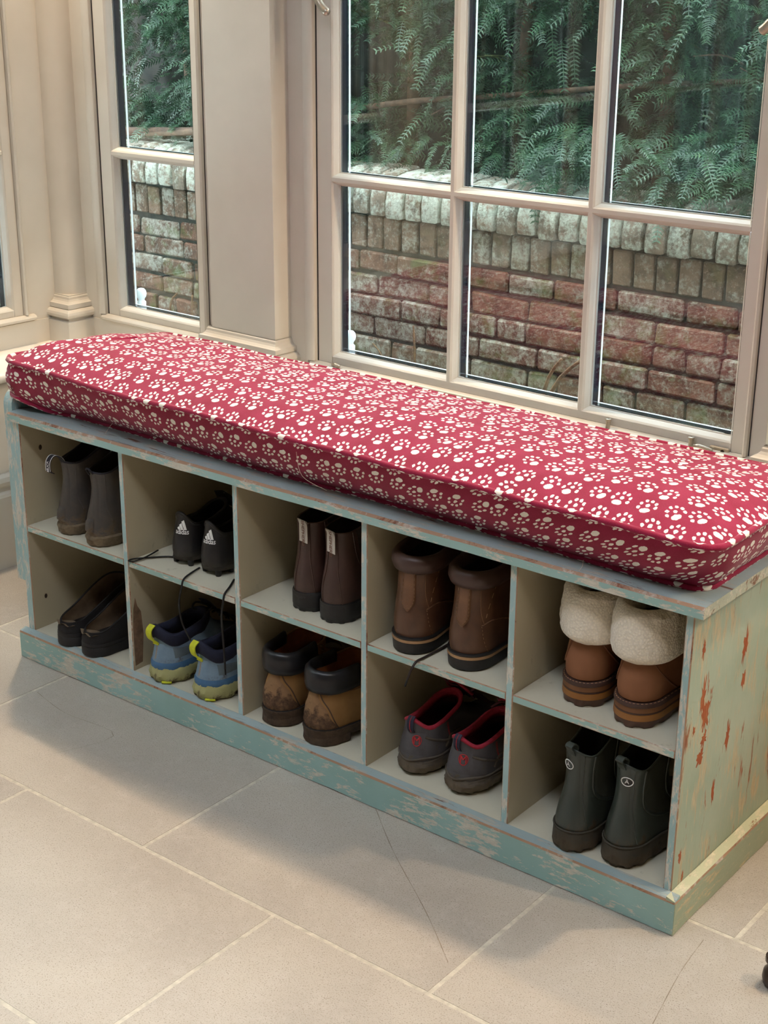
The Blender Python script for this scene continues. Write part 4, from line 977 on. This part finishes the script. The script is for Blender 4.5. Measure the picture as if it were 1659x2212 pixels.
# ---------------------------------------------------------------- 10. dark green ankle wellingtons (bottom row, fifth hole)
WG = leather('green_rubber', (56, 64, 60), (48, 56, 52), .33, (118, 100, 76), .044, .024, 8, .12, .5)
WGD = plain('green_elastic', (44, 50, 40), .8, .06, 260, .25)
WGS = leather('muddy_green_sole', (54, 54, 48), (66, 60, 50), .75, (86, 74, 58), .03, .02, 20, .5)
BDG = plain('badge_black', (18, 18, 20), .4, .05, 60)
def wellington(r, i):
    S = Surf([lev(.036, .004, .258, .0345, .045, wa=.005), lev(.048, .003, .258, .0350, .046, wa=.005), lev(.074, .009, .215, .0320, .039), lev(.102, .017, .145, .0275, .030), lev(.132, .021, .128, .0265, .028), lev(.156, .0205, .130, .0285, .0295, dzf=.014), lev(.172, .0195, .134, .0295, .0305, dzf=.044, dip=.010, up=.006)])
    u = mk('upper', *shell(S, 56, 22, .0030), WG, r, smooth=True, auto=50)
    mk('lining', *lining(S, 56, .0030), DARK, r, smooth=True)
    mk('top_rim', *tube(S.ring(1, 56, .0012, .0006), .0016, 6, True), WG, u, smooth=True)
    S2 = Surf([lev(0, .0, .268, .0385, .0495, wa=.005, dzf=.006)])
    so = mk('sole', *sole(S2, [(.0, -.005), (.004, -.001), (.009, .0), (.030, -.0005), (.036, -.0015), (.038, -.004)], 110, 18, .0045, 2, .0016), WGS, r, smooth=True, auto=40)
    mk('foxing_bead', *tube([Vector((p.x * .97, .0015 + p.y * .99, .039)) for p in [S2.pl(S2.l[0], k / 70) for k in range(70)]], .0020, 6, True), WGS, so, smooth=True)
    mk('back_strip', *patch(S, None, None, .0022, 6, 16, lambda a, b: (.012 + (a - .5) * (.125 - .04 * b), .10 + .88 * b)), WG, u, smooth=True)
    mk('elastic_panel', *patch(S, None, None, .0006, 12, 14, lambda a, b: (.235 + (a - .5) * .165 * (1 - (1 - b) ** 3.2) ** .5, .345 + .64 * b)), WGD, u, smooth=True)
    mk('seam', *seam(S, [(.150, .97), (.148, .7), (.155, .5), (.185, .38), (.235, .335), (.285, .38), (.315, .5), (.32, .7), (.32, .97)], .0018), WG, u, smooth=True)
    mk('seam', *seam(S, [(.085, .98), (.083, .7), (.085, .4), (.10, .12)], .0010), WG, u, smooth=True)
    tp = [S.off(.0, .93, .001), S.off(0, .965, .004) + Vector((-.002, 0, .004)), S.off(0, 1, .008) + Vector((-.003, 0, .009)), S.off(0, 1, .003) + Vector((-.002, .002, .013)), S.off(0, 1, -.004) + Vector((0, .002, .006)), S.off(0, .96, -.004)]
    mk('pull_loop', *ribbon(smoothpath(tp, 4), (1, .0, 0), .0135, .0020), WG, r, smooth=False)
    H = .142; lu, lw = (-.030 if i == 0 else .036), .79
    e = [(cos(a) * .0092, sin(a) * .0078) for a in [2 * pi * k / 28 for k in range(28)]]
    pts = wrap(S, e, lu, lw, .0022, H); ctr = wrap(S, [(0, 0)], lu, lw, .0024, H)[0]
    bd = mk('badge', pts + [ctr], [(k, (k + 1) % 28, 28) for k in range(28)], BDG, u)
    mk('badge_rim', *tube(pts, .0009, 6, True), WHITE, bd, smooth=True)
    tv, tf = text2d('\u00c4', .0098); mk('lettering', wrap(S, tv, lu, lw, .0030, H), tf, WHITE, bd)
pair(wellington, 'ankle_wellington', [(1.352, -.012, ZB, -.10), (1.436, .000, ZB, -.14)],
     ['dark green ankle wellington with round badge, farther from the end panel', 'dark green ankle wellington with round badge, against the end panel'], 'wellington', 'dark green ankle wellingtons')
# ================================================================ outside the window: lichened brick wall, yew hedge
def brick_mat(name, c1, c2, lich, lf, moss=.0, lo=.5):
    k = NT(name); g = k.n('NewGeometry').outputs['Position']; r = k.n('ObjectInfo').outputs['Random']
    v = k.vm('ADD', g, k.n('CombineXYZ', {0: k.math('MULTIPLY', r, 19.0), 1: 0.0, 2: 0.0}).outputs[0])
    a = k.noise(v, 14, 4, .7); b = k.math('ADD', k.math('MULTIPLY', k.noise(g, 20, 5, .78, .2), .6), k.math('MULTIPLY', k.noise(g, 75, 3, .75), .4)); s = k.noise(v, 130, 3, .7); m = k.noise(k.vm('ADD', g, (3, 1, 8)), 7, 4, .7)
    c = k.mix(r, lin(c1), lin(c2)); c = k.mix(k.step(a, .4, .65), c, lin([x * .62 for x in c1]))
    c = k.mix(k.step(s, .55, .7, 0, .6), c, lin((176, 150, 134)))
    lf2 = k.math('ADD', b, k.math('MULTIPLY', k.math('SUBTRACT', r, .5), .10))
    c = k.mix(k.step(lf2, lf - .03, lf + .10, 0, .88), c, k.mix(k.step(s, .35, .6), lin(lich), lin([x * .86 for x in lich])))
    if moss: c = k.mix(k.math('MULTIPLY', k.step(m, .52, .66), moss), c, lin((92, 104, 52)))
    return k.done(col=c, rough=.9, spec=.2, nrm=k.bump(k.math('ADD', a, k.math('MULTIPLY', s, .5)), .6, .006))
BRK = brick_mat('old_red_brick', (134, 94, 76), (120, 100, 86), (190, 186, 172), .515, .7)
BRKS = brick_mat('upright_brick', (138, 112, 92), (126, 102, 86), (192, 190, 176), .52, .3)
COP = brick_mat('coping_brick_lichen', (142, 128, 112), (150, 122, 104), (216, 220, 204), .475, .2)
MORT = plain('dark_mortar', (78, 74, 66), .95, .25, 25, .5)
gw = wback('garden_wall'); tag(gw, kind='structure')
mk('mortar_core', *box(-3.6, 1.5, 1.115, 1.42, -.6, .74), MORT, gw)
random.seed(11)
def jbox(w, d, h, j, bev=.006):
    me = bpy.data.meshes.new('brick'); bm = bmesh.new(); v, f = box(0, w, 0, d, 0, h)
    q = [bm.verts.new([c + random.uniform(-j, j) for c in p]) for p in v]
    for i in f: bm.faces.new([q[t] for t in i])
    bmesh.ops.recalc_face_normals(bm, faces=bm.faces)
    bmesh.ops.bevel(bm, geom=list(bm.edges), offset=bev, segments=1, affect='EDGES'); bm.to_mesh(me); bm.free(); return me
def variants(n, fn, mat):
    out = []
    for _ in range(n): m = fn(); m.materials.append(mat); out.append(m)
    return out
STR = {w: variants(6, lambda w=w: jbox(w, .1, .0585, .0028), BRK) for w in (.205, .098, .150)}
SOL = variants(6, lambda: jbox(.0600, .08, .098, .0022, .004), BRKS)
def cop_mesh():
    me = bpy.data.meshes.new('brick'); w = .0605 + random.uniform(-.003, .003); j = lambda: random.uniform(-.0025, .0025)
    prof = [(-.018, .0), (-.021, .010), (-.021, .055), (-.014, .082), (.004, .106), (.034, .124), (.075, .134), (.15, .138), (.15, 0)]
    n = len(prof); v = []
    for x in (0, .006, w - .006, w):
        e = .006 if x in (0, w) else 0
        for d, z in prof: v.append((x + j() * .5, d + e * .7 + j() * .5, z - (e * .7 if z > .03 else -e * .5) + j() * .4))
    f = [(a * n + i, a * n + (i + 1) % n, (a + 1) * n + (i + 1) % n, (a + 1) * n + i) for a in range(3) for i in range(n)] + [tuple(range(n)), tuple(range(3 * n, 4 * n))]
    me.from_pydata(v, [], f); bm = bmesh.new(); bm.from_mesh(me); bmesh.ops.recalc_face_normals(bm, faces=bm.faces); bm.to_mesh(me); bm.free()
    me.polygons.foreach_set('use_smooth', [True] * len(me.polygons)); me.set_sharp_from_angle(angle=math.radians(50)); return me
CPS = variants(8, cop_mesh, COP)
def lay(me, x, d, z, rz=0.0):
    o = bpy.data.objects.new('brick', me); o.location = (x, d, z); o.rotation_euler = (random.uniform(-.012, .012), random.uniform(-.012, .012), rz); link(o, gw); return o
x = -3.0
while x < .62:
    lay(random.choice(CPS), x, 1.1 + random.uniform(-.005, .005), .712 + random.uniform(-.004, .004)); x += .0705
x = -3.0
while x < .62:
    lay(random.choice(SOL), x, 1.1 + random.uniform(-.003, .006), .606); x += .0695
for r in range(6):
    z = .532 - .0690 * r; x = -3.05 - (.11 if r % 2 else 0) - random.uniform(0, .06)
    while x < .62:
        w = .205 if random.random() < .68 else random.choice((.098, .150))
        lay(random.choice(STR[w]), x, 1.1 + random.uniform(-.005, .007), z + random.uniform(-.003, .003)); x += w + .0085
SOIL = plain('soil', (74, 62, 50), .95, .3, 20, .6)
tag(mk('ground_outside', *box(-4.5, 4.6, .07, 1.12, -.25, .10), SOIL), kind='structure')
for o in (bpy.data.objects['ground_outside'],): o.location = (O_B[0], O_B[1], 0); o.rotation_euler = (0, 0, PHI)
tag(mk('ground_behind_wall', *box(-6, 6, 1.40, 8, .5, .74), SOIL), kind='structure')
for o in (bpy.data.objects['ground_behind_wall'],): o.location = (O_B[0], O_B[1], 0); o.rotation_euler = (0, 0, PHI)
def bw_mat():
    k = NT('far_brickwork'); v = k.coord('Object', (1, 1, 1))
    q = k.n('Mapping', {'Vector': v, 'Rotation': (-pi / 2, 0, 0)}).outputs[0]
    b = k.n('TexBrick', {'Vector': q, 'Color1': lin((128, 74, 56)), 'Color2': lin((104, 62, 50)), 'Mortar': lin((120, 108, 96)), 'Scale': 1.0, 'Mortar Size': .005, 'Brick Width': .225, 'Row Height': .075})
    return k.done(col=b.outputs[0], rough=.9, spec=.2)
hw = mk('far_brick_wall', *box(-5, 5, 2.25, 2.5, .3, 3.4), bw_mat()); tag(hw, kind='structure'); hw.location = O_B; hw.rotation_euler = (0, 0, PHI)

# yew hedge: sprays of flat needles on twigs
def yew_mat(name, a, b, c):
    k = NT(name); g = k.n('NewGeometry').outputs['Position']
    n = k.noise(g, 9, 4, .7); s = k.noise(g, 60, 2)
    col = k.mix(k.step(n, .35, .65), lin(a), lin(b)); col = k.mix(k.step(s, .6, .75, 0, .7), col, lin(c))
    return k.done(col=col, rough=.42, spec=.5)
YEW = yew_mat('yew_needles', (34, 63, 45), (58, 90, 58), (110, 138, 86))
BARK = plain('yew_bark', (112, 84, 66), .9, .25, 40, .5)
TWIG = plain('yew_twig', (98, 104, 58), .8, .2, 40)
hedge = wback('yew_hedge'); tag(hedge, 'dense dark green yew hedge rising behind the brick garden wall', 'hedge')
random.seed(5)
def spray(n):
    """stem along +x, two ranks of needles"""
    v = []; f = []; L = random.uniform(.07, .13); bend = random.uniform(-.25, .35)
    pts = [Vector((L * t, bend * L * t * t * .6, -.35 * L * t * t)) for t in [i / n for i in range(n + 1)]]
    for i in range(1, n + 1):
        p = pts[i]; t = (pts[i] - pts[i - 1]).normalized(); side = Vector((-t.y, t.x, 0)).normalized()
        for sg in (-1, 1):
            ln = random.uniform(.019, .028) * (1.05 - .45 * (i / n)); d = (side * sg * .86 + t * .5 + Vector((0, 0, random.uniform(-.1, .3)))).normalized()
            w = t * .0024; b = len(v); m = p + d * ln * .55 + Vector((0, 0, .001))
            v += [p - w * .6, p + w * .6, m + w, m - w, p + d * ln - Vector((0, 0, .002))]
            f += [(b, b + 1, b + 2, b + 3), (b + 3, b + 2, b + 4)]
    d = .0009
    for i in range(n):
        b = len(v); a, c = pts[i], pts[i + 1]; v += [a + Vector((0, d, 0)), a - Vector((0, d, 0)), c - Vector((0, d, 0)), c + Vector((0, d, 0))]; f.append((b, b + 1, b + 2, b + 3))
    return v, f
SPR = [spray(random.randint(11, 16)) for _ in range(10)]
VV = []; FF = []
def put(x, d, z, az, el, ro, s):
    m = Matrix.Translation((x, d, z)) @ Matrix.Rotation(az, 4, 'Z') @ Matrix.Rotation(-el, 4, 'Y') @ Matrix.Rotation(ro, 4, 'X') @ Matrix.Scale(s, 4)
    v, f = random.choice(SPR); n = len(VV); VV.extend([tuple(m @ p) for p in v]); FF.extend([tuple(i + n for i in q) for q in f])
def face(x, z):
    """depth of the hedge face"""
    return 1.30 + .10 * noise.noise(Vector((x * 2.3, z * 2.3, 1))) + .05 * noise.noise(Vector((x * 6, z * 6, 4)))
for _ in range(9000):
    x = random.uniform(-3.0, .75); z = .84 + 1.25 * random.random() ** 1.15
    hole = noise.noise(Vector((x * 2.7, z * 3.1, 9)))
    if hole > .13 and random.random() < .90: continue
    d = face(x, z) + random.random() ** 2 * .30
    if z < .95: d += .06
    az = -pi / 2 + random.gauss(0, .75); el = random.gauss(-.05, .45)
    put(x, d, z, az, el, random.gauss(0, .6), random.uniform(.75, 1.35))
for _ in range(230):          # lower sprays hanging over the coping
    x = random.uniform(-.75, .35); z = random.uniform(.86, 1.02); put(x, random.uniform(1.12, 1.25), z, -pi / 2 + random.gauss(0, .6), random.gauss(-.25, .3), random.gauss(0, .5), random.uniform(.8, 1.3))
for _ in range(140):
    x = random.uniform(-2.9, -.75); put(x, random.uniform(1.20, 1.3), random.uniform(.86, .96), -pi / 2 + random.gauss(0, .7), random.gauss(-.2, .3), random.gauss(0, .5), random.uniform(.7, 1.1))
fo = mk('foliage', VV, FF, YEW, hedge); fo['kind'] = 'stuff'
def branch(pts, r0, r1, mat=BARK):
    p = smoothpath(pts, 6); m = len(p); mk('branch', *tube(p, [r0 + (r1 - r0) * i / m for i in range(m)], 7), mat, hedge, smooth=True)
branch([(-2.75, 1.20, .862), (-2.40, 1.19, .885), (-2.15, 1.17, .905), (-1.95, 1.22, .93)], .017, .013)
branch([(-2.2, 1.18, .90), (-2.1, 1.15, .88), (-1.95, 1.12, .86)], .008, .003)
branch([(-1.70, 1.34, .985), (-1.30, 1.28, 1.045), (-.95, 1.32, 1.08), (-.5, 1.30, 1.13), (-.1, 1.36, 1.16), (.3, 1.34, 1.19)], .010, .006)
for x, zt, l in ((-2.6, 2.0, .03), (-2.1, 2.1, -.04), (-1.5, 2.1, .02), (-1.0, 2.0, -.03), (-.55, 2.1, .03), (-.15, 2.0, .02), (.3, 2.1, -.04)):
    branch([(x, 1.52, .70), (x + l, 1.50, 1.2), (x - l, 1.48, 1.6), (x + l, 1.5, zt)], .026, .014)
for i in range(46):
    x = random.uniform(-2.9, .6); z = random.uniform(.95, 1.7); a = random.uniform(-.3, .3)
    branch([(x, 1.46, z - .05), (x + a * .3, 1.36, z), (x + a * .5, 1.24, z + random.uniform(-.04, .04))], .004, .0015, TWIG if i % 2 else BARK)
def lump(name, x0, x1, z0, z1, d0, mat, parent, nx=90, nz=36, seed=2.0, amp=.09):
    v = []; f = []
    for j in range(nz + 1):
        for i in range(nx + 1):
            x = x0 + (x1 - x0) * i / nx; z = z0 + (z1 - z0) * j / nz
            v.append((x, d0 + amp * noise.noise(Vector((x * 3.1, z * 3.1, seed))) + amp * .7 * noise.noise(Vector((x * 9, z * 9, seed))) + .35 * (j == nz), z))
    for j in range(nz):
        for i in range(nx): k = j * (nx + 1) + i; f.append((k, k + 1, k + nx + 2, k + nx + 1))
    return mk(name, v, f, mat, parent, smooth=True)
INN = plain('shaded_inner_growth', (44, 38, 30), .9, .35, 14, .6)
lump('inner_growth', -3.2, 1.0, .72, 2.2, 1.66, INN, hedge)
h2 = wleft('yew_hedge'); tag(h2, 'dark hedge mass added beyond the left-hand windows to darken reflections', 'hedge')  # added mass that makes the reflections in the panes darker
lump('inner_growth', -9.5, .85, .0, 3.1, 1.35, plain('added_hedge_mass', (40, 58, 42), .8, .35, 22, .8), h2, 220, 40, 6.0, .12)
# bare twigs standing in the bed between window and wall
TW = plain('dry_stem', (140, 104, 72), .8, .2, 50)
def stem(lab, pts, r):
    b = Vector(pts[0]); o = wback('dry_stem'); 
    o.location = Vector(O_B) + _ex * b.x + _ey * b.y + Vector((0, 0, b.z)); p = [Vector(q) - b for q in smoothpath(pts, 4)]
    mk('stalk', *tube(p, [r * (1.15 - .5 * i / len(p)) for i in range(len(p))], 6), TW, o, smooth=True)
    tag(o, lab, 'plant stem', 'cut plant stems in the bed outside')
stem('longer cut brown stem leaning right outside the middle lower pane', [(-.48, .8, .10), (-.41, .8, .365), (-.31, .8, .475)], .0065)
stem('shorter cut brown stem leaning beside the longer one outside middle pane', [(-.43, .74, .10), (-.395, .74, .38), (-.345, .74, .475)], .0055)
stem('thin upright dry stem outside the lower left pane of the big window', [(-.885, .8, .10), (-.887, .8, .36), (-.894, .8, .47)], .0040)
stem('cut stem leaning left outside the small corner window', [(-1.93, .8, .10), (-1.94, .8, .36), (-1.90, .8, .425)], .0045)
stem('cut stem standing upright outside the small corner window', [(-1.82, .8, .10), (-1.83, .8, .36), (-1.826, .8, .43)], .0045)
stem('pale thin stem curving outside the lower left pane', [(-.97, .78, .12), (-.985, .78, .34), (-1.03, .78, .40)], .0025)
# small white knobs on the outer sill
for x, lab in ((-1.222, 'small white knob outside the corner window sill'), (-.4925, 'small white knob outside the big window sill')):
    o = wback('sill_knob'); o.location = Vector(O_B) + _ex * x + _ey * .074 + Vector((0, 0, .5685))
    m = MB().add(lathe([(.0, .0), (.012, .0), (.012, .030), (.0125, .036), (.008, .041), (.009, .045), (.0125, .050), (.0145, .058), (.0125, .066), (.008, .071), (0, .073)], 18))
    m.build('knob', EXTW, o, smooth=True, auto=50); tag(o, lab, 'knob', 'white knobs on the outer sill')
mk('outer_sill', *box(-1.5, 4.9, .058, .125, .53, .568), EXTW, wb)

# ---- window furniture
hd = wback('window_handle'); hd.location = Vector(O_B) + _ex * -.50 + _ey * -.008 + Vector((0, 0, 1.40))
mk('backplate', *box(-.012, .012, -.006, .008, -.03, .06), PEWTER, hd)
mk('lever', *tube(smoothpath([(0, -.010, .02), (.002, -.026, .0), (.010, -.029, -.025), (.026, -.030, -.050), (.048, -.031, -.066)], 6), [.0075] * 8 + [.0078] * 8 + [.0086] * 6 + [.0090, .0080, .005], 10), PEWTER, hd, smooth=True)
tag(hd, 'curved pewter lever handle on the big window frame beside the pilaster', 'window handle')
hd2 = wback('window_handle'); hd2.location = Vector(O_B) + _ex * .535 + _ey * -.008 + Vector((0, 0, 1.385))
mk('backplate', *box(.008, .030, -.006, .008, -.03, .06), PEWTER, hd2)
mk('lever', *tube(smoothpath([(.02, -.010, .01), (.021, -.026, -.01), (.014, -.031, -.035), (.002, -.032, -.052), (-.010, -.032, -.062)], 6), [.0075] * 8 + [.0078] * 8 + [.0086] * 6 + [.0090, .0080, .005], 10), PEWTER, hd2, smooth=True)
tag(hd2, 'curved metal lever handle at the far right edge of the big window', 'window handle')
st = wback('casement_stay'); st.location = Vector(O_B) + _ex * -.02 + Vector((0, 0, .577))
mk('stay_bar', *box(-.43, .49, -.022, -.017, -.010, -.001), PEWTER, st)
for x in (.2820, .4650):
    mk('peg', *lathe([(0, -.006), (.0048, -.006), (.0048, .0135), (.0062, .0145), (.0062, .0175), (.0022, .0185), (.002, .0150), (0, .0150)], 14, (x, -.012, 0)), PEWTER, st, smooth=True, auto=40)
bbox('end_plate', (.500, .541, -.006, .0, -.008, .008), PEWTER, st, .002)
mk('end_screw', *lathe([(0, 0), (.0042, 0), (.0038, .0015), (0, .002)], 12), SCREW, st).matrix_local = Matrix.Translation((.528, -.006, 0)) @ Matrix.Rotation(pi / 2, 4, 'X')
mk('link', *tube(smoothpath([(.47, -.016, -.002), (.484, -.022, .006), (.496, -.018, .004), (.510, -.012, -.001)], 5), .0045, 8), PEWTER, st, smooth=True)
mk('link', *tube(smoothpath([(-.450, -.010, .002), (-.438, -.016, .006), (-.425, -.016, .002)], 5), .004, 8), PEWTER, st, smooth=True)
tag(st, 'pewter casement stay with pegs along the big window bottom rail', 'window stay')
# dark chair leg just inside the right edge of the picture
DKW = plain('dark_wood', (52, 36, 28), .35, .2, 30)
lg = empty('bun_foot', (1.738, -.030, 0)); tag(lg, 'small dark turned wooden foot on the floor at the lower right edge', 'furniture foot')
mk('turned_foot', *lathe([(0, 0), (.010, 0), (.016, .006), (.0185, .016), (.017, .028), (.011, .036), (.012, .040), (.016, .044), (.016, .052), (0, .052)], 20), DKW, lg, smooth=True, auto=60)
